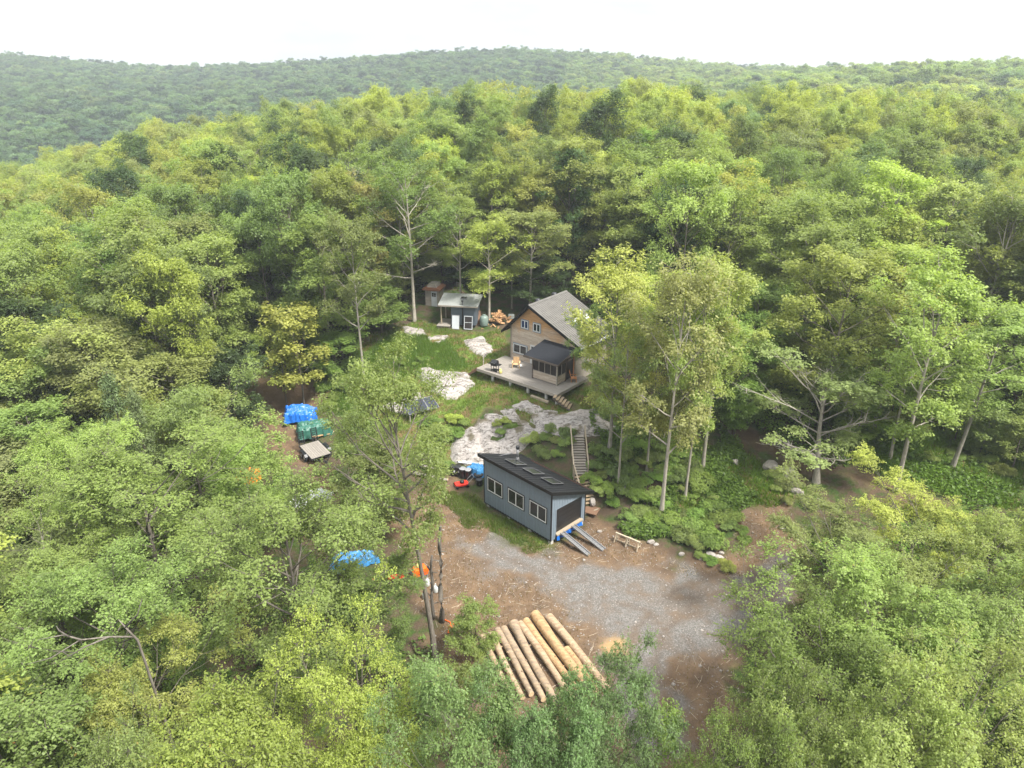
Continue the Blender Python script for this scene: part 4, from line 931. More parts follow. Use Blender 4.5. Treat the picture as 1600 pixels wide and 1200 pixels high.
# ================================================================== BARRELS, RED CANS, TARPED MOWER, LUMBER
def z2(X, Y): return (640 + X / 4, 640 + Y / 4)
for i, (X, Y, lab) in enumerate([(275, 408, 'leftmost black barrel of the row by the workshop back corner'), (302, 412, 'second black barrel from the left by the workshop back corner'), (332, 424, 'third black barrel from the left by the workshop back corner'), (366, 430, 'fourth black barrel next to the blue tarped mower'), (436, 470, 'lone black tub against the workshop back corner')]):
    lab = lab.replace('blue tarped mower', 'small blue tarp'); b = thing('barrel', lab, 'barrel', on(*z2(X, Y)), 0, 'black barrels by the workshop'); k = .62 if i == 4 else 1
    MB().lathe([(.27 * 1, 0), (.29, .04), (.30, .28 * k), (.29, .30 * k), (.29, .56 * k), (.30, .58 * k), (.29, .84 * k), (.27, .9 * k), (.24, .9 * k), (.24, .12)], 18).build('body', 'black_plastic', b, True)
    if i < 2: MB().prism([(.03, -.299, .4), (.16, -.262, .4), (.16, -.262, .6), (.03, -.299, .6)], (.003, -.012, 0)).build('sticker', 'white_panel', b)
    MB().lathe([(.29, .86 * k), (.305, .88 * k), (.305, .915 * k), (.25, .915 * k)], 18).build('rim', 'galv' if i in (2, 3) else 'black_plastic', b, True)
p = on(*z2(325, 478)); pm = thing('push_mower', 'red machine with black engine and thin handle before the black barrels', 'mower', p, .35)
MB().prism([(-.55, -.33, .12), (-.62, 0, .12), (-.55, .33, .12), (.5, .36, .12), (.62, 0, .12), (.5, -.36, .12)], (0, 0, .2)).build('deck', 'red_plastic', pm, bevel=.05)
MB().lathe([(.2, .32), (.2, .46), (.12, .54), (.05, .56)], 14, (.05, 0, 0)).build('engine', 'black_plastic', pm, True)
for x in (-.48, .45):
    for y in (-.4, .4): MB().tube([(x, y - .035, .13), (x, y + .035, .13)], .13, 14).build('wheel', 'tyre', pm, True)
MB().tube([(.5, -.28, .3), (1.05, -.26, .85), (1.05, .26, .85), (.5, .28, .3)], .018, 6).build('handle', 'galv', pm)
p = on(*z2(432, 432)); ty = thing('tyre', 'black tyre with grey rim lying beside the workshop back corner', 'tyre', p + Vector((0, 0, .3)))
MB().lathe([(.22, 0), (.38, .02), (.42, .08), (.42, .16), (.38, .22), (.24, .24), (.22, .2)], 22).build('rubber', 'tyre', ty, True); MB().lathe([(.21, .06), (.21, .19), (.17, .17), (.08, .12), (.06, .15)], 18).build('rim', 'alu', ty, True)
cb_ = tag(MB().box(-.8, .6, -.35, .4, 0, .6).build('crate', 'black_plastic', bevel=.03), 'dark crate under the pale blue tarp behind the workshop', 'crate'); cb_.location = on(*z2(415, 405)); cb_.rotation_euler = (0, 0, -.6)
def drape(name, m_, L_, W_, hz, seed, parent=None, nx_=34, ny_=24, skirt=.35):
    V = []; F = []
    for j in range(ny_ + 1):
        for i in range(nx_ + 1):
            a, b = i / nx_ * 2 - 1, j / ny_ * 2 - 1; e_ = max(abs(a), abs(b))
            n_ = float(fbm(a * 2.3 + seed, b * 2.3, seed, 4)) - .5; n2 = float(vnoise(a * 9 + seed, b * 9, seed)) - .5
            V.append((a * L_ / 2 * (1 + .35 * n_) + .12 * n2, b * W_ / 2 * (1 + .45 * n_) + .12 * n2, max(.01, hz(a, b) * (1 - float(sstep(.82, 1.0, e_)) * (1 - skirt * 0)) + n_ * .55 + n2 * .16 + (float(vnoise(a * 17 + seed, b * 14, seed + 5)) - .5) * .09)))
    for j in range(ny_):
        for i in range(nx_): k = j * (nx_ + 1) + i; F.append((k, k + 1, k + nx_ + 2, k + nx_ + 1))
    m = MB(); m.add(V, F); o = m.build(name, m_, parent); sm = o.modifiers.new('thickness', 'SOLIDIFY'); sm.thickness = .012; return o
o = drape('pale_blue_tarp', 'pale_blue_tarp', 1.7, 1.0, lambda a, b: .72 + .12 * math.cos(2 * a), 3); o.location = cb_.location; o.rotation_euler = (0, 0, -.6); tag(o, 'small pale blue tarp thrown over the goods beside the black barrels', 'tarp')
p = on(*z2(385, 352)); lu = thing('board_stack', 'stack of whitish boards on the rock behind the barrels', 'lumber', p, -.25)
for i in range(8):
    y = i * .17; MB().box(-1.3 + rnd.uniform(-.15, .15), 1.1 + rnd.uniform(-.15, .15), y, y + .15, .12 + .03 * (i % 2), .17 + .03 * (i % 2)).build('board', 'pale_wood' if i % 3 else 'white_panel', lu)
for i in range(4):
    y = .1 + i * .24; MB().box(-1.0 + rnd.uniform(-.2, .2), .9, y, y + .2, .205, .25).build('board', 'white_panel', lu)
for x in (-.8, .7): MB().box(x, x + .09, -.05, 1.4, -.25, .115).build('bearer', 'dark_wood', lu)

# ================================================================== SOLAR PANELS
p = on(652, 646); so_ = thing('solar_array', 'tilted rack of dark solar panels on the grassy slope', 'solar panels', p, math.radians(33))
for i in range(3):
    x0 = -1.2 + i * 1.08
    q = MB().prism([(x0, -.8, .45), (x0 + 1.04, -.8, .45), (x0 + 1.04, .75, 1.05), (x0, .75, 1.05)], (0, 0, .045)).build('solar_panel', 'solar', so_)
    e = MB()
    for (xa, xb, s0, s1) in ((x0 - .01, x0 + 1.05, 0, .03), (x0 - .01, x0 + 1.05, .97, 1), (x0 - .01, x0 + .03, .03, .97), (x0 + 1.01, x0 + 1.05, .03, .97)):
        y_ = lambda s: -.8 + 1.55 * s; z_ = lambda s: .44 + .6 * s
        e.prism([(xa, y_(s0), z_(s0)), (xb, y_(s0), z_(s0)), (xb, y_(s1), z_(s1)), (xa, y_(s1), z_(s1))], (0, 0, .066))
    e.build('frame', 'alu', q)
for x in (-1.1, .45, 1.9):
    MB().bar((x, -.7, -.3), (x, -.7, .45), .08, .08).build('leg', 'grey_wood', so_); MB().bar((x, .65, -.5), (x, .65, .98), .08, .08).build('leg', 'grey_wood', so_); MB().bar((x, -.78, .40), (x, .73, .98), .07, .07).build('rail', 'alu', so_)
# ================================================================== TRAILER AND TARPED HEAPS
def z3(X, Y): return (380 + X / 4.444, 560 + Y / 4.444)
p = on(469, 706); TZ = math.radians(36)
tr = thing('utility_trailer', 'flatbed utility trailer with black ladder ramps raised', 'trailer', p, TZ)
for i in range(9): MB().box(.02 + i * .205, .02 + i * .205 + .19, -3.0, 0, .62, .66).build('deck_board', 'deck_wood', tr)
f = MB(); f.box(-.05, .015, -3.05, .03, .50, .68); f.box(1.875, 1.94, -3.05, .03, .50, .68); f.box(.015, 1.875, -.04, .03, .50, .617); f.box(.015, 1.875, -3.05, -2.98, .50, .617)
f.build('frame', 'black_metal', tr); MB().tube([(.95, -3.05, .52), (.95, -4.3, .5)], .05, 8).build('tongue', 'black_metal', tr); MB().bar((.1, -3.03, .52), (.95, -4.1, .5), .07, .07).build('tongue_brace', 'black_metal', tr); MB().bar((1.8, -3.03, .52), (.95, -4.1, .5), .07, .07).build('tongue_brace', 'black_metal', tr)
for x in (-.2, 2.08):
    for y in (-1.15, -1.9):
        wh = MB().tube([(x - .11, y, .34), (x + .11, y, .34)], .34, 20).build('wheel', 'tyre', tr, True); MB().tube([(x - .12, y, .34), (x + .12, y, .34)], .2, 14).build('rim', 'white_panel', wh)
    MB().prism([(x - .14, -.75, .55), (x - .14, -.95, .76), (x - .14, -2.1, .76), (x - .14, -2.3, .55), (x - .14, -2.3, .52), (x - .14, -.75, .52)], (.28, 0, 0)).build('fender', 'black_metal', tr)
for x in (.02, 1.32):
    rp = MB(); rp.bar((x, .05, .60), (x, .22, 2.0), .06, .08, (1, 0, 0)); rp.bar((x + .52, .05, .60), (x + .52, .22, 2.0), .06, .08, (1, 0, 0))
    rq = rp.build('ramp', 'black_metal', tr)
    for k in range(7): s_ = .06 + k * .15; MB().bar((x, .05 + .17 * s_, .6 + 1.4 * s_), (x + .52, .05 + .17 * s_, .6 + 1.4 * s_), .05, .05).build('rung', 'black_metal', rq)
for i, (x, y) in enumerate(((.3, -1.2), (.55, -1.3), (1.0, -1.1))): pass
q = on(*z3(500, 520)); gt = drape('green_tarp', 'green_tarp', 3.3, 2.3, lambda a, b: .75 + .35 * math.cos(a * 1.4) * math.cos(b * 1.3), 7); gt.location = q; gt.rotation_euler = (0, 0, math.radians(20)); tag(gt, 'dark green tarp thrown over a heap behind the trailer ramps', 'tarp')
q = on(*z3(405, 415)); bt = drape('blue_tarp', 'blue_tarp', 3.3, 1.9, lambda a, b: .85 + .22 * math.cos(a * 2.2 + .6) + .18 * b, 12, nx_=48, ny_=30); bt.location = q; bt.rotation_euler = (0, 0, math.radians(14)); tag(bt, 'bright blue crumpled tarp heap on the dirt track', 'tarp')
q = on(*z3(545, 555)); ls = thing('lumber_stack', 'fresh yellow lumber sticking out beside the trailer ramps', 'lumber', q, math.radians(25))
for i in range(6): MB().box(-.9, 1.3 + rnd.uniform(-.2, .2), i * .16, i * .16 + .14, .25, .34).build('board', 'tan_fabric', ls)
for x in (-.6, .9): MB().box(x, x + .1, 0, .95, -.1, .245).build('bearer', 'dark_wood', ls)
# ================================================================== THINGS HALF HIDDEN ON THE LEFT
q = on(553, 880); t2 = drape('blue_tarp', 'pale_blue_tarp', 3.4, 1.5, lambda a, b: .7 + .25 * math.cos(a * 3 + 1) * math.cos(b), 21, nx_=60, ny_=24); t2.location = q; t2.rotation_euler = (0, 0, math.radians(24)); tag(t2, 'lighter blue tarp glimpsed between the big left maple and the clearing', 'tarp')
q = on(487, 783); ws = drape('white_sheet', 'white_sheet', 4.2, 2.0, lambda a, b: .45 + .1 * math.cos(a * 4), 25, nx_=30); ws.location = q; ws.rotation_euler = (0, 0, math.radians(32)); tag(ws, 'whitish sheet laid over a stack below the trailer', 'sheet')
q = on(502, 764); lb = tag(MB().box(-1.5, 1.5, -.12, .12, 0, .18).build('beam', 'brown_board'), 'brown beam lying behind the whitish sheet', 'beam'); lb.location = q; lb.rotation_euler = (0, 0, .55)
q = on(612, 913); rb_ = thing('steel_beam', 'faded red beam on dark trestles under the leaves left of the snags', 'beam', q, .25)
MB().box(-1.3, .9, -.14, .14, .5, .7).build('beam', 'red_plastic', rb_)
for x in (-.9, .6): MB().box(x - .06, x + .06, -.2, .2, 0, .497).build('trestle', 'dark_wood', rb_)
q = on(657, 908); om = thing('sawmill_head', 'bright orange machine with a yellow top left of the bare trunks', 'machine', q, .5)
MB().prism([(-.5, -.3, .62), (.5, -.3, .62), (.58, -.3, .95), (.42, -.3, 1.22), (-.42, -.3, 1.22), (-.58, -.3, .95)], (0, .6, 0)).build('housing', 'orange_plastic', om, bevel=.05)
MB().lathe([(.2, 1.222), (.22, 1.3), (.2, 1.46), (.08, 1.5)], 14).build('tank', 'yellow_tank', om, True)
MB().box(-.8, -.585, -.2, .2, .8, 1.06).build('motor', 'black_plastic', om, bevel=.03); MB().box(.585, .72, -.15, .15, .76, 1.0).build('motor', 'black_plastic', om, bevel=.03)
for x in (-.45, .45):
    for y in (-.24, .24): MB().box(x - .04, x + .04, y - .04, y + .04, -.05, .617).build('leg', 'galv', om)
MB().tube([(.3, -.34, .9), (.3, -.6, 1.1), (-.3, -.6, 1.1), (-.3, -.34, .9)], .02, 6).build('handle', 'black_metal', om)
for i, (u, v, lab) in enumerate(((668, 915, 'white jug left of the leaning bare trunk'), (681, 925, 'white jug between the two bare trunks'), (664, 935, 'white jug at the foot of the leaning bare trunk'))):
    o = tag(MB().lathe([(.15, 0), (.17, .05), (.17, .45), (.10, .58), (.045, .62), (.045, .72)], 14).build('jug', 'white_sheet', smooth=True), lab, 'jug', 'white jugs by the snag'); o.location = on(u, v)
hs_p = [on(x, y) for x, y in ((693, 968), (703, 973), (708, 986), (700, 990), (702, 980), (714, 973), (725, 980), (722, 984))]
b0 = hs_p[0].copy(); pts = []
for i in range(len(hs_p) - 1):
    for k in range(4): pts.append(hs_p[i].lerp(hs_p[i + 1], k / 4) - b0 + Vector((0, 0, .05)))
ho = MB().tube(pts, .03, 7).build('hose', 'orange_plastic', smooth=True); ho.location = b0; tag(ho, 'orange hose curled on the dirt near the log pile', 'hose')
q = on(914, 1131); o = tag(MB().lathe([(.2, 0), (.24, .5), (.22, .5), (.18, .03)], 16).build('pail', 'white_frame', smooth=True), 'white pail at the lower end of the log pile', 'pail'); o.location = q
q = on(388, 752); ot = drape('orange_tarp', 'orange_tarp', 2.0, 1.4, lambda a, b: .9 + .2 * math.cos(3 * a), 31); ot.location = q; tag(ot, 'small orange tarp heap glimpsed left of the dirt track', 'tarp')
# weathered timbers and dead wood on the right bank
q = on(1011, 690); wt_ = thing('timber_heap', 'weathered dark brown timbers heaped on the bank', 'timber', q, -.7)
for i in range(7): MB().bar((-1.2 + rnd.uniform(-.2, .2), i * .2 - .6, .08 + .1 * (i % 2)), (1.1 + rnd.uniform(-.2, .2), i * .2 - .6 + rnd.uniform(-.1, .1), .12 + .12 * (i % 2)), .19, .13).build('timber', 'dark_wood', wt_)
for i, (a, b, r_, lab) in enumerate([((1022, 673), (1032, 682), .10, 'short pale dead log right of the timber heap'), ((1040, 676), (1036, 688), .07, 'whitish dead branch standing by the timber heap'), ((1112, 838), (1128, 848), .06, 'thin dead branch on the bank above the boulders'), ((1276, 782), (1293, 792), .12, 'pale split log under the twiggy tree')]):
    A = on(*a); B = on(*b); d = B - A
    o = MB().tube([Vector((0, 0, r_)), d * .5 + Vector((0, 0, r_ + .06)), d + Vector((0, 0, r_ + .02))], [r_, r_ * .8, r_ * .5], 8).build('dead_branch', 'pale_bark', smooth=True); o.location = A; tag(o, lab, 'branch')
# ================================================================== TREES
def unit(v): return v / (np.linalg.norm(v, axis=-1, keepdims=True) + 1e-9)
def leaf_quads(C, Nn, size, asp, rng):
    n = len(C); Nn = unit(Nn); rv = unit(rng.normal(size=(n, 3)))
    a = unit(np.cross(Nn, rv)); b = np.cross(Nn, a)
    s = (size * rng.uniform(.55, 1.5, n))[:, None]; w_ = s * asp
    off = rng.uniform(-.15, .25, (n, 1))
    fold = Nn * s * .18
    V = np.stack([C - a * s, C + a * s * off - b * w_ + fold, C + a * s, C + a * s * off + b * w_ + fold], 1).reshape(-1, 3)
    return V
def clump_leaves(c, rc, flat, n, rng, outd, shell=.55):
    d = unit(rng.normal(size=(int(n * 1.5), 3))); d = d[d[:, 2] > rng.uniform(-.75, .1, len(d))][:n]
    k = len(d); r = rc * (shell + (1.05 - shell) * np.sqrt(rng.random(k)))
    lump = 1 + .22 * np.sin(d[:, 0] * 5 + c[0] * 3) * np.cos(d[:, 1] * 6 + c[1] * 3)
    P = d * (r * lump)[:, None]; P[:, 2] *= flat
    P[:, 2] -= .10 * (P[:, :2] ** 2).sum(1) / max(rc, .3)
    P = P + c
    nr = d * .5 + np.array([0, 0, .85]) + outd * .2 + rng.normal(size=(k, 3)) * .36
    return P, nr
def make_tree(name, seed, Ht, cb, R, nl, rc, flat, leaf, nleaf, lean=(0, 0), prof='round', asp=.55, mleaf='leaf', mbark='bark', r0=.2, sub=4, lvl=1.0, trunk_sides=8, shell=.55, dead=.0, up=.0, inner=0, spray=.6, twigs=False, asym=.22):
    rng = np.random.default_rng(seed); rr_ = random.Random(seed); tm = MB()
    lean = np.array([lean[0], lean[1], 0.])
    ph_ = rng.uniform(0, 6, 4)
    def tp(f): return Vector((lean[0] * f + .22 * math.sin(f * 3 + ph_[0]) * f, lean[1] * f + .22 * math.sin(f * 3.3 + ph_[1]) * f, Ht * .93 * f))
    m = 10
    tm.tube([tp(i / m) - Vector((0, 0, .4 if i == 0 else 0)) for i in range(m + 1)], [r0 * (1.35 if i == 0 else (1 - .86 * i / m)) for i in range(m + 1)], trunk_sides, False)
    clumps = []
    def env(f):                       # crown radius at height fraction within the crown
        if prof == 'round': return max(.12, math.sin(math.pi * min(1, .12 + .80 * f)) ** .75)
        if prof == 'flat': return max(.15, (1 - (1 - f) ** 2 * .5 - max(0, f - .72) * 2.3))
        if prof == 'cone': return max(.06, 1 - f * .97)
        if prof == 'tall': return max(.15, math.sin(math.pi * min(1, .18 + .72 * f)) ** .6)
        return 1
    for i in range(nl):
        f = ((i + .5) / nl) ** (.85); f = min(.98, max(0, f + rr_.uniform(-.04, .04)))
        hf = (cb + (1 - cb) * f * .95)
        az = i * 2.399 + rr_.uniform(-.5, .5); ln = R * env(f) * rr_.uniform(.72, 1.2) * (1 + asym * math.cos(az - ph_[2]) + .5 * asym * math.cos(2 * az - ph_[3]))
        el = (.18 + .75 * f + up + rr_.uniform(-.12, .12)) if prof != 'cone' else rr_.uniform(-.1, .2)
        hs0 = max(.25, hf - (.09 + .10 * (1 - f) if prof != 'cone' else 0)); p0 = tp(hs0)
        d = Vector((math.cos(az) * math.cos(el), math.sin(az) * math.cos(el), math.sin(el)))
        pts = [p0]; q = p0.copy(); ns = 5; L_ = ln / max(.45, math.cos(el))
        L_ = min(L_, ln * 1.5)
        for k in range(ns):
            d = (d + Vector((rr_.uniform(-.22, .22), rr_.uniform(-.22, .22), rr_.uniform(-.06, .20) if prof != 'cone' else rr_.uniform(-.1, .08)))).normalized()
            q = q + d * L_ / ns; pts.append(q.copy())
        rb0 = r0 * (.42 - .22 * f)
        tm.tube(pts, [rb0 * (1 - .78 * k / ns) for k in range(ns + 1)], 5, False)
        outd = np.array([math.cos(az), math.sin(az), 0.])
        isdead = rr_.random() < dead
        tips = [(pts[-1], 1.0)]
        for s_ in range(sub):
            fs = .32 + .62 * (s_ + rr_.random()) / sub; k = int(fs * ns); b0 = pts[k].lerp(pts[min(k + 1, ns)], fs * ns - k)
            sa_ = az + (1 if s_ % 2 else -1) * rr_.uniform(.4, 1.25); se = el * .6 + rr_.uniform(-.25, .5)
            sl = L_ * rr_.uniform(.22, .42) * (1.15 - .4 * fs); e_ = Vector((math.cos(sa_) * math.cos(se), math.sin(sa_) * math.cos(se), math.sin(se)))
            mid = b0 + e_ * sl * .55 + Vector((0, 0, -.04 * sl)); tip = b0 + e_ * sl + Vector((rr_.uniform(-.1, .1), rr_.uniform(-.1, .1), rr_.uniform(0, .25)))
            tm.tube([b0, mid, tip], [rb0 * .42, rb0 * .28, rb0 * .12], 4, False); tips.append((tip, .9))
            if isdead or dead > .3:
                for _ in range(3): tm.tube([mid, mid + Vector((rr_.gauss(0, .5), rr_.gauss(0, .5), rr_.uniform(.1, .8)))], [rb0 * .2, rb0 * .05], 3, False)
        if not isdead:
            for tip, kk in tips: clumps.append((np.array(tip), rc * kk * rr_.uniform(.7, 1.25), outd))
    if prof != 'cone':
        for _ in range(3): clumps.append((np.array(tp(1.0)) + rng.normal(size=3) * [.5, .5, .3], rc * .9, np.zeros(3)))
    else: clumps.append((np.array(tp(1.0)), rc * .5, np.zeros(3)))
    for _ in range(inner):
        f = rng.random(); a = rng.uniform(0, 6.28); r = R * env(f) * rng.uniform(.1, .6); c = tp(cb + (1 - cb) * f * .9); clumps.append((np.array(c) + np.array([r * math.cos(a), r * math.sin(a), 0]), rc, np.array([math.cos(a), math.sin(a), 0])))
    tot = sum(c[1] ** 2 for c in clumps); Cs = []; Ns = []; lv = []
    for c, r_, od in clumps:
        nk = nleaf * r_ * r_ / tot
        if spray:
            ns_ = int(5 + 6 * r_); cnt = max(3, int(nk * spray / ns_)); tw_ = rng.random() * .4
            for _ in range(ns_):
                dv = unit(od * .45 + np.array([0, 0, .5]) + rng.normal(size=3) * [.7, .7, .5]); ln_ = r_ * rng.uniform(.7, 1.45)
                s_ = rng.uniform(.2, 1.0, cnt); bend = np.array([0, 0, -.18]) * ln_
                P = c + dv * (s_ * ln_)[:, None] + bend * (s_ ** 2)[:, None] + rng.normal(size=(cnt, 3)) * leaf * (1.5 - .7 * s_)[:, None] * 1.1
                Cs.append(P); Ns.append(dv * .25 + np.array([0, 0, .95]) + rng.normal(size=(cnt, 3)) * .4)
                lv.append(np.clip(rng.random(cnt) * .5 + tw_ + .1 * rng.random(), 0, 1))
                if twigs: tm.tube([Vector(c), Vector(c + dv * ln_ * .5 + bend * .25), Vector(c + dv * ln_ * .95 + bend * .9)], [.016, .011, .004], 3, False)
        P, nr = clump_leaves(c, r_ * (.85 if spray else 1), flat, max(6, int(nk * (1 - spray))), rng, od, shell); Cs.append(P); Ns.append(nr)
        lv.append(np.clip(rng.random(len(P)) * .6 + rng.random() * .4, 0, 1))
    C = np.concatenate(Cs); Nn = np.concatenate(Ns); l = np.concatenate(lv)
    V = leaf_quads(C, Nn, np.full(len(C), leaf), asp, rng)
    F = np.arange(len(V)).reshape(-1, 4)
    return (tm.mesh('trunk', mbark, True), np_mesh('crown', V, F, mleaf, [('lv', np.repeat(l, 4))]), Ht, R, float(np.percentile(C[:, 2], 99.5)))
PR = {}
def proto(k, *a, **kw): PR[k] = make_tree(k, *a, **kw)
#      key   seed Ht cb  R  nl rc  flat leaf nleaf
# close trees, fine leaves
proto('near0', 1, 16, .30, 5.6, 24, 1.25, .62, .072, 68000, prof='round', mleaf='leaf', sub=5, r0=.24, twigs=True)
proto('near1', 2, 15, .28, 5.4, 22, 1.15, .66, .070, 68000, prof='tall', mleaf='leaf_tips', sub=5, r0=.22, up=.15, twigs=True)
proto('near2', 3, 16, .35, 5.8, 20, 1.2, .50, .072, 60000, prof='flat', mleaf='leaf', sub=5, r0=.24, twigs=True)
# general broad crowns
proto('broad0', 11, 17, .30, 4.6, 22, 1.25, .6, .108, 27000, prof='round', sub=4)
proto('broad1', 12, 18, .34, 4.3, 20, 1.15, .62, .108, 27000, prof='tall', sub=4)
proto('broad2', 13, 16, .30, 4.9, 22, 1.2, .5, .108, 27000, prof='flat', sub=4)
proto('broad3', 14, 17, .32, 4.4, 26, 1.0, .6, .108, 27000, prof='round', sub=4)
proto('broad4', 15, 18, .34, 4.2, 19, 1.2, .62, .108, 25000, prof='tall', sub=5, asym=.35, up=.1)
proto('broad5', 16, 15, .30, 4.8, 18, 1.3, .5, .108, 25000, prof='flat', sub=5, asym=.4)
# open airy crowns with pale limbs showing
proto('airy0', 21, 18, .46, 4.4, 17, 1.1, .45, .100, 19000, prof='flat', mbark='pale_bark', sub=5, r0=.19, up=.1)
proto('airy1', 22, 19, .50, 3.8, 16, 1.0, .5, .100, 17000, prof='tall', mbark='pale_bark', sub=5, r0=.18, up=.15)
proto('airy2', 23, 18, .44, 4.6, 18, 1.05, .42, .100, 18500, prof='round', mbark='pale_bark', sub=5, r0=.2, dead=.1)
proto('lean', 24, 19, .66, 4.8, 22, 1.05, .48, .085, 26000, lean=(-2.3, .8), prof='round', mbark='bark', sub=5, r0=.27, up=.05, dead=.08)
proto('twiggy', 25, 13, .30, 5.4, 20, .9, .42, .10, 13000, lean=(.8, 0), prof='flat', mbark='pale_bark', sub=6, r0=.27, up=.1, dead=.35)
proto('slim', 26, 19, .55, 2.6, 15, .9, .5, .10, 12000, lean=(.9, .3), prof='tall', mbark='pale_bark', sub=4, r0=.17, up=.2)
# understorey and conifers
proto('sapling', 31, 9, .22, 2.1, 15, .75, .5, .12, 4600, prof='tall', mbark='bark', sub=3, r0=.08)
proto('dense', 32, 10, .12, 3.2, 20, .95, .6, .11, 13000, prof='round', mbark='dark_bark', sub=4, r0=.13)
proto('pine', 33, 19, .30, 3.4, 34, .75, .55, .17, 7000, prof='cone', mbark='dark_bark', mleaf='needle', asp=.22, sub=5, r0=.2)
proto('dark', 34, 19, .34, 3.9, 24, 1.1, .8, .115, 21000, prof='round', mbark='dark_bark', sub=4, r0=.2, up=.3)
# far crowns
for i in range(4): proto('far%d' % i, 41 + i, 16, .45, 4.3, 15, 1.35, .62, .28, 2800, prof=['round', 'flat', 'tall', 'round'][i], sub=2, r0=.2, trunk_sides=5, spray=.3)
# shrubs
def make_shrub(seed, R, n, leaf, flat):
    rng = np.random.default_rng(seed); tm = MB(); Cs = []; Ns = []; lv = []
    for i in range(17):
        a = rng.uniform(0, 6.28); r = R * rng.random() ** .6 * .95; c = np.array([r * math.cos(a), r * math.sin(a), R * flat * rng.uniform(.35, .95) * (1 - .4 * (r / R) ** 2)])
        tm.tube([(0.1 * math.cos(a), .1 * math.sin(a), -.1), tuple(c * [.6, .6, .6]), tuple(c)], [.03, .02, .008], 4, False)
        P, nr = clump_leaves(c, R * rng.uniform(.2, .42), .75, n // 17, rng, np.array([math.cos(a), math.sin(a), 0.])); Cs.append(P); Ns.append(nr); lv.append(np.clip(rng.random(len(P)) * .6 + rng.random() * .4, 0, 1))
    C = np.concatenate(Cs); C[:, 2] = np.abs(C[:, 2]); V = leaf_quads(C, np.concatenate(Ns), np.full(len(C), leaf), .55, rng)
    return tm.mesh('stems', 'dark_bark', True), np_mesh('foliage', V, np.arange(len(V)).reshape(-1, 4), 'leaf', [('lv', np.repeat(np.concatenate(lv), 4))])
SHRUB = [make_shrub(51, 1.2, 5200, .060, .8), make_shrub(52, 1.2, 4800, .062, .6), make_shrub(53, 1.2, 4400, .056, 1.1)]

TINT = {'yellow-green': (0.305, 0.347, 0.076), 'light green': (0.248, 0.308, 0.087), 'mid green': (0.186, 0.248, 0.069), 'dark green': (0.07, 0.112, 0.036), 'olive green': (0.231, 0.259, 0.092), 'blue-green': (0.152, 0.22, 0.082), 'golden green': (0.31, 0.325, 0.09), 'fresh green': (0.197, 0.281, 0.061)}
FORM = {'near0': 'broad', 'near1': 'full', 'near2': 'spreading', 'broad0': 'round', 'broad1': 'tall', 'broad2': 'spreading', 'broad3': 'full', 'broad4': 'lopsided', 'broad5': 'low', 'airy0': 'open', 'airy1': 'slender', 'airy2': 'open', 'lean': 'leaning', 'twiggy': 'twiggy', 'slim': 'thin',
        'sapling': 'young', 'dense': 'bushy', 'pine': 'pointed', 'dark': 'dense', 'far0': 'round', 'far1': 'spreading', 'far2': 'tall', 'far3': 'round'}
def trk(k): return 'pine_tree' if k == 'pine' else ('sapling' if k == 'sapling' else 'broadleaf_tree')
TREES = []                             # dicts of every tree placed one by one
def add_tree(k, x, y, top=None, height=None, width=None, tone='mid green', rz=None, label=None, key=False):
    z = float(gz(x, y)); tm, cm, Ht, R, zt_ = PR[k]
    if top is not None: height = top - z
    sz = height / zt_; sx = (width / 2) / (R * 1.08) if width else sz * rnd.uniform(.92, 1.1)
    TREES.append(dict(k=k, x=x, y=y, z=z, sz=sz, sx=sx, tone=tone, rz=rnd.uniform(0, 6.28) if rz is None else rz, label=label, h=height, r=R * 1.08 * sx, key=key))
def key_tree(k, u, v, y, wpx, tone, label=None, rz=None, x=None):
    """a tree whose top is seen at pixel (u, v) and that stands y metres out"""
    r = ray(u, v); t = y / r[1]; top = CAM_H + r[2] * t
    add_tree(k, r[0] * t if x is None else x, y, top, None, wpx * t / FPX, tone, rz, label, True)
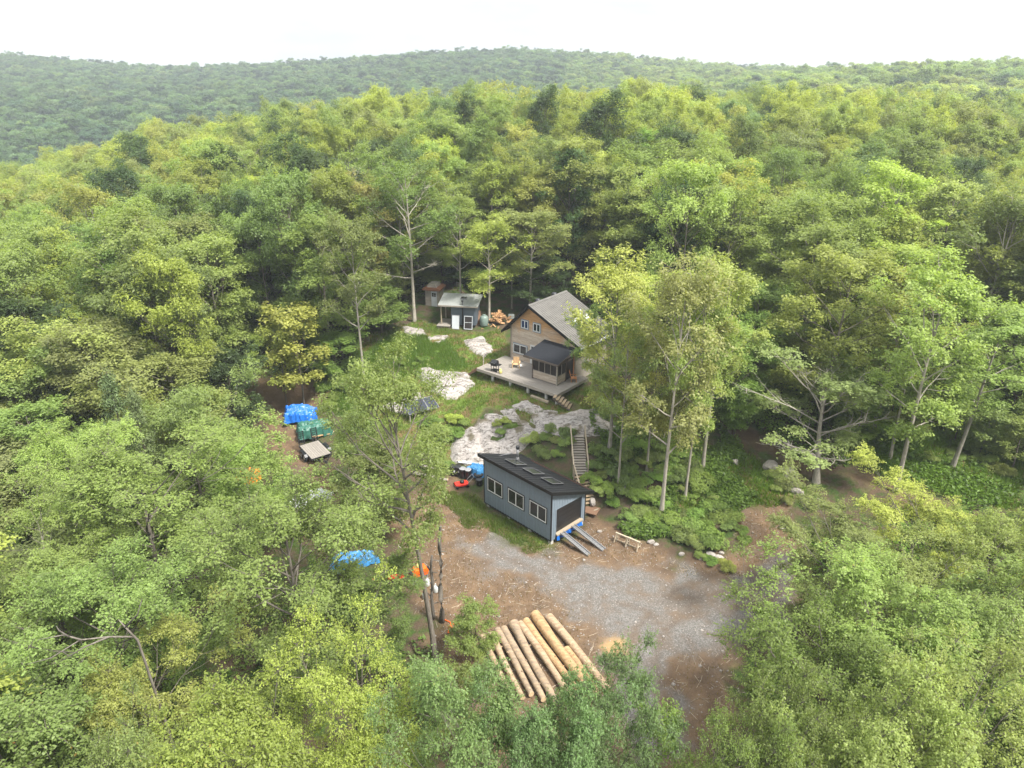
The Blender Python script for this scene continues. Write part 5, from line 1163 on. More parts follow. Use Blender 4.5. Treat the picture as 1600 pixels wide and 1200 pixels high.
KT = [
 # foreground, left to right
 ('near0', 425, 735, 30.5, 345, 'light green', 'big light green maple covering the left half of the yard'),
 ('near1', 355, 1068, 18.5, 360, 'yellow-green', 'bright yellow-green crown low at the left bottom edge'),
 ('near0', 545, 1010, 20, 270, 'yellow-green', 'pale yellow-green crown at the bottom left of the log pile'),
 ('near1', 180, 1120, 16.5, 250, 'light green', 'light green crown cut by the bottom edge, left'),
 ('near1', 755, 1040, 18.2, 280, 'blue-green', 'blue-green maple with rusty tips before the log pile'),
 ('near1', 935, 1048, 18.4, 230, 'blue-green', 'blue-green maple with rusty tips at the low end of the logs'),
 ('near1', 850, 1062, 17.6, 230, 'blue-green', 'blue-green crown filling the bottom edge below the log pile'),
 ('near2', 190, 668, 37, 360, 'light green', 'wide light green maple with a slanting bare trunk, left'),
 ('near2', 50, 820, 31, 300, 'mid green', 'mid green maple filling the left edge halfway down'),
 ('near0', 130, 850, 28, 300, 'mid green', 'mid green maple below the wide light green maple'),
 ('near2', 190, 1000, 23.5, 260, 'golden green', 'golden green low maple beside bare branches, bottom left'),
 ('near0', 560, 893, 31.5, 150, 'mid green', 'mid green maple between the pale blue tarp and the bare trunk'),
 ('near0', 1335, 940, 23, 290, 'fresh green', 'fresh green maple right of the gravel track, bottom'),
 ('near1', 1440, 925, 24, 380, 'light green', 'full light green maple in the right bottom corner'),
 ('near1', 1560, 900, 26, 300, 'light green', 'light green maple at the right edge above the corner'),
 ('near0', 1240, 1100, 17, 220, 'mid green', 'mid green maple at the bottom right of the gravel track'),
 ('near1', 1380, 1075, 17.5, 330, 'light green', 'light green maple cut by the bottom edge, right'),
 ('near0', 1540, 1050, 18, 330, 'light green', 'light green maple cut by the right bottom corner'),
 ('near2', 1335, 800, 34.5, 240, 'light green', 'light green spreading tree over the pale slab'),
 ('near2', 1480, 768, 36, 240, 'yellow-green', 'yellow-green spreading tree above the pale slab, right'),
 ('near0', 1580, 785, 34, 210, 'yellow-green', 'yellow-green tree at the right edge near the pale slab'),
 ('near2', 1450, 840, 30, 260, 'light green', 'light green tree in the middle of the right bottom trees'),
 ('dense', 742, 948, 33.5, 80, 'light green', 'small light green bush tree left of the log pile'),
 ('dense', 735, 1040, 27, 90, 'mid green', 'bushy green tree right of the foot of the leaning bare trunk'),
 ('near0', 1135, 1118, 16.8, 200, 'light green', 'light green crown closing the lower end of the gravel track'),
 ('sapling', 1040, 1105, 21, 80, 'light green', 'small sapling beside the lower gravel track'),
 # middle distance
 ('lean', 600, 545, 33.6, 225, 'light green', 'leaning tall tree with long bare trunk in front of the trailer', 0.0, -4.75),
 ('dense', 562, 640, 50, 115, 'mid green', 'green tree standing right of the tarped trailer'),
 ('dense', 590, 690, 46, 130, 'mid green', 'mid green tree left of the silver log stack'),
 ('broad0', 372, 690, 44, 140, 'light green', 'light green tree left of the trailer'),
 ('dense', 350, 548, 61, 120, 'dark green', 'dark bushy tree at the left edge of the dirt track'),
 ('dense', 318, 600, 55, 100, 'light green', 'pale bushy tree before the dark bushy one by the dirt track'),
 ('pine', 165, 585, 47, 90, 'blue-green', 'blue-green pine among the light trees at left'),
 ('pine', 205, 610, 45, 80, 'blue-green', 'smaller blue-green pine beside the other pine at left'),
 ('near2', 80, 650, 42, 220, 'light green', 'light green tree at the left edge above the mid green maples'),
 ('airy0', 972, 395, 53.5, 185, 'golden green', 'golden green open tree over the right end of the house'),
 ('airy2', 985, 490, 50.7, 115, 'light green', 'light green open tree with a bent grey trunk right of the stairs'),
 ('airy0', 1075, 395, 47.8, 200, 'olive green', 'tall olive green open tree on the shrubby bank'),
 ('airy2', 1110, 440, 49, 120, 'light green', 'light green open tree on the right side of the shrubby bank'),
 ('airy0', 1030, 520, 52, 110, 'golden green', 'lower golden green tree behind the bent grey trunk'),
 ('broad4', 1165, 500, 56, 120, 'light green', 'light green lopsided tree left of the twiggy one'),
 ('broad4', 1105, 420, 60, 130, 'yellow-green', 'yellow-green lopsided tree behind the shrubby bank'),
 ('airy1', 1140, 400, 52, 150, 'light green', 'tall slender tree by the right hand dirt track'),
 ('airy1', 1020, 420, 58, 150, 'yellow-green', 'yellow-green open tree right of the house roof'),
 ('airy2', 940, 465, 60, 95, 'light green', 'light green open tree touching the house roof corner'),
 ('twiggy', 1320, 535, 50.2, 260, 'olive green', 'grey twiggy tree with dead limbs beside the dirt track'),
 ('airy0', 1495, 395, 49, 230, 'light green', 'tall light green tree with a pale curved trunk at right'),
 ('slim', 1560, 480, 52, 130, 'light green', 'thin tree with a leaning grey trunk at the right edge'),
 ('slim', 1420, 430, 57, 120, 'yellow-green', 'thin yellow-green tree with a leaning trunk at right'),
 ('slim', 1445, 500, 53, 90, 'light green', 'thin light green tree among the right hand bare trunks'),
 ('slim', 1475, 470, 57, 90, 'mid green', 'thin mid green tree among the right hand bare trunks'),
 ('broad1', 1290, 330, 64, 200, 'light green', 'full light green tree behind the grey twiggy tree'),
 ('broad0', 1190, 440, 62, 140, 'mid green', 'mid green tree behind the right hand dirt track'),
 # behind the clearing
 ('airy2', 632, 238, 80, 165, 'mid green', 'tallest mid green tree behind the grey cabin'),
 ('airy1', 545, 335, 68, 110, 'olive green', 'slender olive tree with twin pale trunks left of the clearing'),
 ('airy1', 715, 300, 84, 90, 'light green', 'slender light green tree behind the grey cabin roof'),
 ('airy0', 762, 335, 80, 120, 'yellow-green', 'yellow-green slender tree right of the grey cabin'),
 ('airy1', 830, 325, 82, 130, 'light green', 'light green tree with a bare trunk behind the firewood heap'),
 ('airy1', 800, 360, 84, 70, 'mid green', 'thin mid green tree with a bare trunk behind the firewood heap'),
 ('sapling', 455, 478, 66, 100, 'golden green', 'golden green sapling at the head of the dirt track'),
 ('sapling', 430, 505, 66, 70, 'yellow-green', 'small yellow-green sapling left of the golden one'),
 ('dense', 520, 520, 70, 110, 'fresh green', 'fresh green low tree right of the dirt track head'),
 ('dense', 590, 440, 78, 110, 'mid green', 'low mid green tree left of the grey cabin'),
 ('dense', 850, 410, 84, 110, 'dark green', 'low dark tree behind the house ridge'),
 ('dense', 690, 390, 92, 120, 'mid green', 'low green tree just behind the outhouse'),
 ('dense', 785, 420, 90, 90, 'fresh green', 'low fresh green tree behind the firewood heap'),
 ('dense', 740, 420, 92, 90, 'dark green', 'low dark tree between the cabin and the firewood'),
 ('dense', 1160, 590, 56, 90, 'fresh green', 'low fresh green tree by the bend of the right track'),
 ('dense', 1490, 610, 66, 120, 'mid green', 'low mid green tree deep between the right hand trunks'),
 # on the ridge
 ('dark', 937, 143, 112, 112, 'dark green', 'big dark feathery tree on the ridge behind the house'),
 ('dark', 846, 134, 128, 72, 'dark green', 'dark round tree on the ridge left of the feathery one'),
 ('dark', 727, 146, 128, 66, 'dark green', 'dark tree standing above the ridge line, middle'),
 ('pine', 1148, 163, 150, 46, 'dark green', 'small dark pointed tree on the ridge right of the feathery one'),
 ('dark', 1360, 228, 92, 120, 'blue-green', 'dark blue-green dense tree in the right hand forest'),
 ('broad0', 1245, 235, 100, 120, 'fresh green', 'fresh green round tree left of the dark blue-green one'),
 ('broad2', 1460, 258, 90, 150, 'yellow-green', 'yellow-green spreading tree right of the dark blue-green one'),
 ('dark', 215, 208, 140, 90, 'dark green', 'dark tree standing out on the left end of the ridge'),
 ('airy2', 1260, 165, 120, 80, 'olive green', 'bare looking olive tree on the ridge at right'),
]
for a in KT: key_tree(*a)
def uvs_of(x, y, z, h, r, cb=.3):
    o = []
    for f in (cb, .6, .85, 1.0):
        k = {cb: .75, .6: 1.0, .85: .8, 1.0: .25}[f]
        for s_ in (-1, -.5, 0, .5, 1): o.append((x + s_ * r * k, y, z + h * f))
    o += [(x, y, z), (x, y, z + h * .2)]
    a = np.array(o); return np.stack(proj(a[:, 0], a[:, 1], a[:, 2]), -1)
CLEAR = np.array([(392, 598), (470, 575), (520, 590), (560, 555), (600, 520), (655, 505), (665, 440), (750, 440), (790, 470), (830, 460), (900, 440), (945, 500), (1000, 620), (1110, 645), (1260, 700), (1400, 730), (1500, 770), (1300, 770), (1215, 830), (1215, 900), (1240, 940), (1170, 985), (1130, 1080), (1060, 1180), (960, 1110), (880, 1060), (760, 1040), (700, 980), (640, 900), (540, 900), (500, 860), (460, 770), (440, 720), (400, 680)], float)
EDGE = np.array([(1370, 600), (1610, 590), (1610, 765), (1480, 775), (1300, 725)], float)
FOREST_OUT = [np.array([G(u, v, z)[:2] for u, v, z in ((385, 600, 2.5), (420, 585, 3), (520, 590, 3), (600, 515, 5.2), (655, 470, 6.5), (900, 470, 6), (1000, 560, 5), (1110, 640, 4), (1260, 700, 3), (1500, 770, 2), (1500, 820, 2), (1260, 900, 0.5), (1250, 960, 0), (1130, 1100, 0), (1100, 1190, 0), (700, 1190, 0), (640, 1000, 0), (480, 900, 0), (440, 740, .5))])]
def scatter(step, ymax, seed):
    r = random.Random(seed); pts = []
    y = 9.0
    while y < ymax:
        x = -.86 * y - 10
        while x < .86 * y + 10:
            pts.append((x + r.uniform(-.42, .42) * step, y + r.uniform(-.42, .42) * step)); x += step
        y += step * .9
    return pts
occ = [(t_['x'], t_['y'], min(t_['r'], 4.5)) for t_ in TREES if t_['k'] not in ('dense', 'sapling')]
GEN = []
gr_ = random.Random(77)
pts = scatter(5.9, 205, 3)
px_ = np.array(pts); dist = sdist(FOREST_OUT[0], px_[:, 0], px_[:, 1])
for (x, y), dd_ in zip(pts, dist):
    if dd_ > -1.2: continue
    if any((x - a) ** 2 + (y - b) ** 2 < (c * .55 + 2.2) ** 2 for a, b, c in occ): continue
    n_ = float(fbm(x * .03 + 5, y * .03, 61, 3)); n2 = float(vnoise(x * .11, y * .11, 67))
    h = 15.5 + 3.5 * n_ + gr_.uniform(-3.2, 2.6)
    if y < 60 and x < -12: h = 10.5 + 2.5 * n_ + gr_.uniform(-2.2, 2.2)
    if y < 45 and x > 15: h = 9 + gr_.uniform(-1.8, 1.5)
    r_ = gr_.uniform(3.5, 6.0)
    z = float(gz(x, y)); uv = uvs_of(x, y, z, h, r_)
    if uv[:, 0].max() < -60 or uv[:, 0].min() > 1660 or uv[:, 1].min() > 1230: continue
    if y < 66 and (sdist(EDGE, uv[:, 0], uv[:, 1]) > 0).any(): continue
    if y < 75 and (sdist(CLEAR, uv[:, 0], uv[:, 1]) > 0).any():
        continue
    GEN.append((x, y, z, h, r_, n2))
def pick(y, x, n2, r):
    if y < 27: k = r.choice(['near0', 'near1', 'near2'])
    elif y < 44: k = r.choice(['near0', 'near2', 'broad0', 'broad2'])
    else: k = r.choice(['broad0', 'broad1', 'broad2', 'broad3', 'broad4', 'broad5', 'airy0', 'airy1', 'airy2', 'airy0', 'dark', 'broad4'] if x > -25 else ['broad0', 'broad1', 'broad2', 'broad3', 'broad4', 'broad5', 'broad3', 'airy0', 'airy2', 'broad5', 'dark'])
    w_ = r.random()
    ridge = min(1, max(0, (y - 85) / 60)) * (1 if x < 30 else .8)
    if y < 45 and r.random() < .6: tone = r.choice(['mid green', 'dark green', 'fresh green'])
    elif k == 'dark': tone = r.choice(['dark green', 'mid green', 'dark green'])
    elif w_ < .20 + .42 * ridge: tone = 'yellow-green'
    elif w_ < .52 + .25 * ridge: tone = 'light green'
    elif w_ < .64 + .22 * ridge: tone = r.choice(['golden green', 'olive green'])
    elif w_ < .90: tone = 'mid green'
    else: tone = r.choice(['fresh green', 'blue-green', 'dark green'])
    return k, tone
GEN.sort(key=lambda g: math.hypot(g[0], g[1]) - 2 * g[4])
n_ind = 296 - len([t_ for t_ in TREES if trk(t_['k']) == 'broadleaf_tree'])
REST = GEN[n_ind:]
for (x, y, z, h, r_, n2) in GEN[:n_ind]:
    k, tone = pick(y, x, n2, gr_)
    add_tree(k, x, y, None, h, 2 * r_, tone)
# understorey along the forest edge behind the clearing: young trees
for i in range(900):
    u, v = gr_.uniform(60, 1600), gr_.uniform(430, 760)
    if len([t_ for t_ in TREES if t_['k'] == 'sapling']) > 110: break
    p = at(u, v)
    if not (52 < p.y < 118): continue
    d_ = float(sdist(FOREST_OUT[0], np.array([p.x]), np.array([p.y]))[0])
    if d_ > -.6 or d_ < -24: continue
    if any((p.x - t_['x']) ** 2 + (p.y - t_['y']) ** 2 < 2.2 ** 2 for t_ in TREES): continue
    h = gr_.uniform(4, 8.5); z = float(gz(p.x, p.y)); uv = uvs_of(p.x, p.y, z, h, 1.8, .15)
    if (sdist(CLEAR, uv[:, 0], uv[:, 1]) > 4).any(): continue
    add_tree('sapling', p.x, p.y, None, h, gr_.uniform(3, 4.6), gr_.choice(['fresh green', 'mid green', 'light green', 'fresh green', 'light green']))
# ---- names of places for the labels
PLACES = [('at the far left edge below the hill', 60, 270), ('on the left end of the ridge', 180, 235), ('on the ridge under the far hill', 400, 205), ('on the ridge left of the dark tree', 580, 180),
 ('on the ridge above the grey cabin', 720, 190), ('on the ridge behind the house', 850, 190), ('around the dark feathery ridge tree', 960, 200), ('on the ridge right of the feathery tree', 1090, 190), ('on the right hand ridge', 1250, 190), ('on the ridge at the right edge', 1500, 190),
 ('high on the left slope', 90, 340), ('on the upper left slope', 270, 310), ('on the slope under the ridge, left', 420, 280), ('on the slope left of the tallest tree', 540, 290), ('around the tallest tree behind the cabin', 640, 310), ('between the cabin and the ridge', 750, 290), ('between the house and the ridge', 860, 290), ('above the house roof', 960, 300),
 ('behind the tall olive tree', 1080, 300), ('around the fresh green round tree', 1200, 290), ('around the dark blue-green tree', 1350, 290), ('on the upper right slope', 1520, 300),
 ('at the left edge halfway up', 50, 440), ('in the middle of the left slope', 190, 420), ('on the left slope above the dirt track', 330, 400), ('at the head of the dirt track', 430, 450), ('left of the clearing behind the cabin', 540, 430), ('right behind the outhouse', 660, 400), ('behind the firewood heap', 790, 400), ('behind the house ridge', 890, 400),
 ('right of the house', 1010, 470), ('around the bend of the right track', 1150, 480), ('behind the twiggy tree', 1290, 450), ('behind the bare trunks at right', 1440, 460), ('at the right edge halfway up', 1570, 450),
 ('by the left edge near the pines', 60, 560), ('around the blue-green pines', 190, 530), ('left of the dirt track', 320, 510), ('beyond the right hand track', 1300, 620), ('at the right edge above the slab trees', 1560, 640),
 ('at the left edge above the maples', 60, 700), ('beside the wide light green maple', 230, 720), ('below the trailer', 420, 790), ('near the pale slab', 1420, 800), ('in the lower left corner', 90, 1020), ('left of the big light green maple', 260, 900), ('under the big light green maple', 450, 1000), ('in the lower right corner', 1450, 1050)]
ORD = ['first', 'second', 'third', 'fourth', 'fifth', 'sixth', 'seventh', 'eighth', 'ninth', 'tenth', 'eleventh', 'twelfth', 'thirteenth', 'fourteenth', 'fifteenth', 'sixteenth', 'seventeenth', 'eighteenth', 'nineteenth', 'twentieth']
cells = {}
for t_ in TREES:
    if t_['label']: continue
    u, v = proj(t_['x'], t_['y'], t_['z'] + t_['h'] * .85)
    j = min(range(len(PLACES)), key=lambda q: ((PLACES[q][1] - u) / 1.2) ** 2 + ((PLACES[q][2] - v) * 1.3) ** 2)
    cells.setdefault((j, trk(t_['k']), t_['tone'], FORM[t_['k']]), []).append((u, t_))
for (j, kind, tone, form), l in cells.items():
    l.sort(key=lambda q: q[0]); noun = {'pine_tree': 'pine', 'sapling': 'sapling'}.get(kind, 'tree')
    for i, (u, t_) in enumerate(l):
        pl = PLACES[j][0]
        head = '%s %s %s' % (form, tone, noun)
        if kind == 'sapling': head = '%s %s' % (tone, noun)
        t_['label'] = '%s %s' % (head, pl) if len(l) == 1 else '%s of %d %ss %s' % (('leftmost' if i == 0 else ORD[i] + ' from left') + ' ', len(l), head, pl)
        t_['label'] = ' '.join(t_['label'].replace('  ', ' ').split()[:16])
GROUP = {'pine_tree': 'pines in the forest', 'sapling': 'young trees at the forest edge', 'broadleaf_tree': 'broadleaf trees round the clearing'}
def jit(c, r): k = r.uniform(.74, 1.2); return tuple(max(.01, v * k * r.uniform(.93, 1.07)) for v in c)
jr = random.Random(4)
for t_ in TREES:
    kind = trk(t_['k']); tm, cm = PR[t_['k']][:2]
    o = thing(kind, t_['label'], 'sapling' if kind == 'sapling' else 'tree', (t_['x'], t_['y'], t_['z']), t_['rz'], GROUP[kind]); o.scale = (t_['sx'], t_['sx'], t_['sz'])
    link('trunk', tm, o); c_ = link('crown', cm, o); c_['tint'] = [v * .92 for v in TINT[t_['tone']]] if t_['key'] and t_['k'] == 'dark' else list(jit(TINT[t_['tone']], jr))

# ---- bare snags by the log pile
def snag(u, v, utop, vtop, y, r_, lab):
    B = on(u, v); r = ray(utop, vtop); t = y / r[1]; T = Vector((r[0] * t, y, CAM_H + r[2] * t)) - B; m = MB(); n = 8
    o = thing('snag', lab, 'tree', B); 
    m.tube([T * (k / n) + Vector((.05 * math.sin(k * 1.7), .05 * math.cos(k * 2.1), -.2 if k == 0 else 0)) for k in range(n + 1)], [r_ * (1.25 if k == 0 else 1 - .35 * k / n) for k in range(n + 1)], 10); m.build('trunk', 'bark', o, True)
    for k in range(7):
        f = .25 + .1 * k; a = k * 2.4; q = T * f; m2 = MB().tube([q, q + Vector((math.cos(a) * (r_ + .35), math.sin(a) * (r_ + .35), .15))], [.05, .02], 5); m2.build('branch_stub', 'bark', o)
snag(690, 972, 687, 822, 37.4, .17, 'broken bare snag standing beside the leaning trunk')
snag(676, 968, 674, 868, 37.0, .12, 'short broken snag between the leaning trunk and the taller snag')
# ---- bare dead limbs, bottom left
def limb(pts, lab, rad):
    P = []
    for u, v, y in pts:
        r = ray(u, v); t = y / r[1]; P.append(Vector((r[0] * t, y, CAM_H + r[2] * t)))
    b = P[0].copy(); m = MB(); m.tube([q - b for q in P], [rad * (1 - .75 * k / (len(P) - 1)) for k in range(len(P))], 7)
    return m, b, P
m, b, P = limb([(40, 1190, 24), (30, 1120, 24), (10, 1080, 24), (-40, 1050, 24)], '', .2)
b2 = Vector((P[0].x + .3, P[0].y, float(gz(P[0].x + .3, P[0].y))))
dt = thing('dead_tree', 'dark forked dead tree in the bottom left corner', 'tree', b2)
m = MB(); Q = [Vector((0, 0, -.3))] + [q - b2 for q in P]; m.tube(Q, [.26, .22, .18, .12, .07], 9); m.build('trunk', 'dark_bark', dt, True)
for pts in ([(40, 1190, 24), (48, 1150, 24.3), (40, 1110, 24.6), (36, 1060, 25)], [(18, 1100, 24), (30, 1085, 24.2), (50, 1070, 24.5)]):
    P2 = [Vector((ray(u, v)[0] * y / ray(u, v)[1], y, CAM_H + ray(u, v)[2] * y / ray(u, v)[1])) - b2 for u, v, y in pts]; MB().tube(P2, [.12, .1, .07, .03], 7).build('limb', 'dark_bark', dt, True)

def P3(u, v, y): r = ray(u, v); t = y / r[1]; return Vector((r[0] * t, y, CAM_H + r[2] * t))
b3 = P3(236, 1010, 22.6); b3.z = float(gz(b3.x, b3.y)); dt = thing('dead_tree', 'pale bare dead tree sticking out of the crowns at lower left', 'tree', b3)
m = MB(); m.tube([Vector((0, 0, -.3)), (P3(232, 1040, 22.6) - b3) * .6, P3(215, 1000, 22.4) - b3, P3(196, 980, 22.3) - b3, P3(185, 968, 22.3) - b3], [.07, .06, .05, .035, .015], 8); m.build('trunk', 'bark', dt, True)
for pts in ([(212, 995, 22.4), (170, 995, 22), (125, 1000, 21.7), (80, 1028, 21.4), (42, 1038, 21.2)], [(128, 1000, 21.7), (100, 992, 21.6), (58, 1000, 21.5)], [(108, 995, 21.6), (92, 985, 21.6), (88, 978, 21.6)], [(170, 995, 22), (130, 1012, 21.6), (92, 1035, 21.4)], [(196, 980, 22.3), (215, 960, 22.3), (222, 935, 22.3)]):
    Q = [P3(*q) - b3 for q in pts]; MB().tube(Q, [.042 * (1 - .75 * k / (len(Q) - 1)) for k in range(len(Q))], 6).build('limb', 'bark', dt, True)

# ================================================================== SHRUBS
SH = []
def shrubs(region, n, names, smin, smax, seed, tones):
    r = random.Random(seed); P = poly_at(region); lo, hi = P.min(0), P.max(0); k = 0; tries = 0; out_ = []
    while k < n and tries < 4000:
        tries += 1; x, y = r.uniform(lo[0], hi[0]), r.uniform(lo[1], hi[1])
        if float(sdist(P, np.array([x]), np.array([y]))[0]) < 0: continue
        s_ = r.uniform(smin, smax)
        if any((x - a) ** 2 + (y - b) ** 2 < (.55 * (s_ + c)) ** 2 for a, b, c in out_): continue
        out_.append((x, y, s_)); k += 1
    rows = sorted(out_, key=lambda q: proj(q[0], q[1], float(gz(q[0], q[1])))[0])
    for i, (x, y, s_) in enumerate(rows):
        tone = r.choice(tones); sm, fm = SHRUB[r.randrange(3)]
        lab = '%s shrub, %s from left of %d %s' % (tone, ORD[i] if i < 20 else str(i + 1) + 'th', len(rows), names)
        o = thing('shrub', lab, 'shrub', (x, y, float(gz(x, y))), r.uniform(0, 6), 'shrubs round the clearing'); k_ = s_ / 1.2; o.scale = (k_ * r.uniform(.9, 1.2), k_, k_ * r.uniform(.75, 1.1))
        link('stems', sm, o); f_ = link('foliage', fm, o); f_['tint'] = list(jit(TINT[tone], r))
T1 = ['fresh green', 'mid green', 'light green', 'fresh green']; T2 = ['light green', 'fresh green', 'yellow-green']
shrubs([(925, 770), (965, 740), (1010, 750), (1060, 740), (1100, 760), (1150, 800), (1150, 830), (1100, 860), (1060, 855), (1000, 820), (940, 790)], 32, 'on the bank behind the sawhorses', .6, 1.3, 1, T1)
shrubs([(930, 690), (985, 700), (1040, 700), (1090, 720), (1090, 760), (1010, 750), (960, 735), (925, 760)], 20, 'on the upper bank right of the stairs', .7, 1.2, 2, T1)
shrubs([(825, 690), (860, 672), (893, 680), (900, 735), (870, 725), (840, 715)], 9, 'between the workshop roof and the stairs', .6, 1.0, 3, T1)
shrubs([(660, 665), (700, 650), (735, 665), (725, 685), (690, 695), (665, 692)], 9, 'on the slope below the solar panels', .6, 1.0, 4, T2)
shrubs([(765, 668), (790, 655), (800, 668), (775, 685)], 4, 'in the hollow of the granite', .45, .7, 5, T2)
shrubs([(500, 600), (535, 580), (560, 610), (520, 640)], 7, 'at the right edge of the dirt track', .8, 1.3, 6, T1)
shrubs([(655, 728), (700, 705), (712, 728), (690, 742)], 5, 'behind the silver logs', .5, .8, 7, T1)
shrubs([(1085, 868), (1130, 876), (1140, 892), (1070, 886)], 4, 'by the boulders at the drive', .4, .7, 8, T2)
shrubs([(1150, 830), (1180, 838), (1175, 858), (1150, 850)], 2, 'on the bare earth above the drive', .5, .8, 9, T1)
shrubs([(600, 560), (660, 535), (700, 545), (690, 580), (640, 590)], 9, 'in the long grass before the cabin', .35, .6, 10, T1)
shrubs([(1200, 730), (1260, 750), (1270, 800), (1220, 790)], 5, 'round the rock under the twiggy tree', .5, .9, 11, ['olive green', 'light green'])
shrubs([(1440, 660), (1590, 640), (1600, 740), (1500, 760), (1440, 720)], 14, 'under the bare trunks at right', .6, 1.2, 12, T1)

# ================================================================== GRASS, GROUND COVER
def blades(name, mask_names, n, seed, hgt, wid, tone, tri=True, box=None, m_='leaf', inv=(), thr=.5):
    rng = np.random.default_rng(seed); Pm = np.concatenate([WP[k] for k in mask_names]); lo, hi = Pm.min(0), Pm.max(0)
    x = rng.uniform(lo[0], hi[0], n * 6); y = rng.uniform(lo[1], hi[1], n * 6)
    k = zone(mask_names, x, y) * (fbm(x * .8, y * .8, seed, 4) + .35) > rng.random(n * 6) * .6 + thr * .55
    for q in inv: k &= zone([q], x, y) < .3
    for P in HOUSES: k &= sdist(P, x, y) < .05
    for P in ROCKS: k &= sdist(P, x, y) + (fbm(x * .8, y * .8, 41, 5) - .5) * 1.6 < .05
    x, y = x[k][:n], y[k][:n]; n = len(x); z = gz(x, y)
    h = hgt * rng.uniform(.5, 1.4, n) * (.6 + .8 * fbm(x * .5, y * .5, seed + 3)); a = rng.uniform(0, 6.28, n); w_ = wid * rng.uniform(.6, 1.4, n)
    lx, ly = rng.normal(0, .35, n) * h, rng.normal(0, .35, n) * h
    V = np.stack([np.stack([x - np.cos(a) * w_, y - np.sin(a) * w_, z - .02], -1), np.stack([x + np.cos(a) * w_, y + np.sin(a) * w_, z - .02], -1), np.stack([x + lx, y + ly, z + h], -1)], 1).reshape(-1, 3)
    me = np_mesh(name, V, np.arange(3 * n).reshape(-1, 3), m_, [('lv', np.repeat(np.clip(rng.random(n) * .5 + .5 * fbm(x * .7, y * .7, 90), 0, 1), 3))])
    o = link(name, me); o['kind'] = 'stuff'; o['tint'] = list(tone); return o
def foot(fr, pts):
    return np.array([(fr @ Vector((a, b, 0)))[:2] for a, b in pts])
Sx = Matrix.Rotation(-.7955, 4, 'Z'); Sx.translation = Vector((-2.304, 50.307, 0))
HOUSES = [foot(Sx, [(-.1, -.1), (7.7, -.1), (7.7, 4.2), (-.1, 4.2)]), foot(R_, [(-.1, -.2), (8.3, -.2), (8.3, 5.7), (-.1, 5.7)]), foot(Sm, [(0, -.6), (4.3, -.3), (4.3, 2.5), (0, 2.5)])]
blades('grass', ['lush'], 26000, 100, .34, .032, (.12, .20, .03), thr=.3)
blades('grass', ['grass', 'grass4'], 24000, 101, .28, .028, (.13, .19, .035), inv=('dirt', 'lush'), thr=.85)
blades('grass', ['grass2'], 9000, 102, .22, .025, (.12, .17, .034))
blades('grass', ['grass3', 'grass5'], 36000, 103, .38, .035, (.135, .22, .026), thr=.35)
blades('grass', ['grass', 'grass4', 'dirt'], 9000, 104, .20, .025, (.20, .15, .06), inv=('gravel',), thr=.7)
def cover(name, n, seed, box, size, tone, dmin, dmax, pred=None):
    rng = np.random.default_rng(seed); x = rng.uniform(box[0], box[1], n * 3); y = rng.uniform(box[2], box[3], n * 3)
    d = -sdist(FOREST_OUT[0], x, y); k = (d > dmin) & (d < dmax) & (fbm(x * .35, y * .35, seed, 4) > .46)
    k &= zone(['dirt', 'gravel', 'dirt2', 'dirt3'], x, y) < .3
    for P in HOUSES: k &= sdist(P, x, y) < .05
    x, y = x[k][:n], y[k][:n]; n = len(x); z = gz(x, y) + rng.uniform(.05, .55, n) * (.4 + fbm(x * .6, y * .6, seed + 1))
    C = np.stack([x, y, z], -1); nr = rng.normal(size=(n, 3)) * .45 + [0, 0, 1]
    V = leaf_quads(C, nr, np.full(n, size), .5, rng)
    me = np_mesh(name, V, np.arange(4 * n).reshape(-1, 4), 'leaf', [('lv', np.repeat(rng.random(n), 4))]); o = link(name, me); o['kind'] = 'stuff'; o['tint'] = list(tone)
cover('undergrowth', 46000, 111, (-45, 50, 45, 110), .15, (.10, .165, .03), .2, 26)
cover('undergrowth', 26000, 112, (18, 50, 40, 72), .14, (.125, .21, .03), -3, 24)
cover('undergrowth', 12000, 113, (-40, -4, 28, 60), .13, (.11, .175, .034), -1, 18)
cover('undergrowth', 22000, 114, (7, 20, 45, 58), .12, (.12, .19, .035), -14, 2)
# stones and twigs on the bare earth
rng = np.random.default_rng(7); n = 2600
x = rng.uniform(-12, 26, n * 4); y = rng.uniform(26, 58, n * 4); k = zone(['dirt', 'gravel'], x, y) > .6
for P in HOUSES: k &= sdist(P, x, y) < 0
x, y = x[k][:n], y[k][:n]; n = len(x); z = gz(x, y); s_ = rng.uniform(.02, .07, n) * (1 + (rng.random(n) > .97) * 1.5)
oc8 = np.array([(1, 0, 0), (0, 1, 0), (-1, 0, 0), (0, -1, 0), (0, 0, .8), (0, 0, -.5)], float); f8 = np.array([(0, 1, 4), (1, 2, 4), (2, 3, 4), (3, 0, 4), (1, 0, 5), (2, 1, 5), (3, 2, 5), (0, 3, 5)])
V = (oc8[None] * s_[:, None, None] * rng.uniform(.6, 1.4, (n, 6, 3)) + np.stack([x, y, z], -1)[:, None]).reshape(-1, 3)
o = link('gravel', np_mesh('gravel', V, (f8[None] + 6 * np.arange(n)[:, None, None]).reshape(-1, 3), 'boulder')); o['kind'] = 'stuff'
n = 900; x = rng.uniform(-14, 26, n * 5); y = rng.uniform(28, 64, n * 5); k = (zone(['dirt', 'dirt2'], x, y) > .5) & (zone(['gravel'], x, y) < .4)
for P in HOUSES: k &= sdist(P, x, y) < 0
x, y = x[k][:n], y[k][:n]; n = len(x); tw = MB()
for i in range(n):
    a = rnd.uniform(0, 6.28); l = rnd.uniform(.15, .7); p = Vector((x[i], y[i], float(gz(x[i], y[i])) + .02)); tw.tube([p, p + Vector((math.cos(a) * l, math.sin(a) * l, .03))], [.014, .008], 3, False)
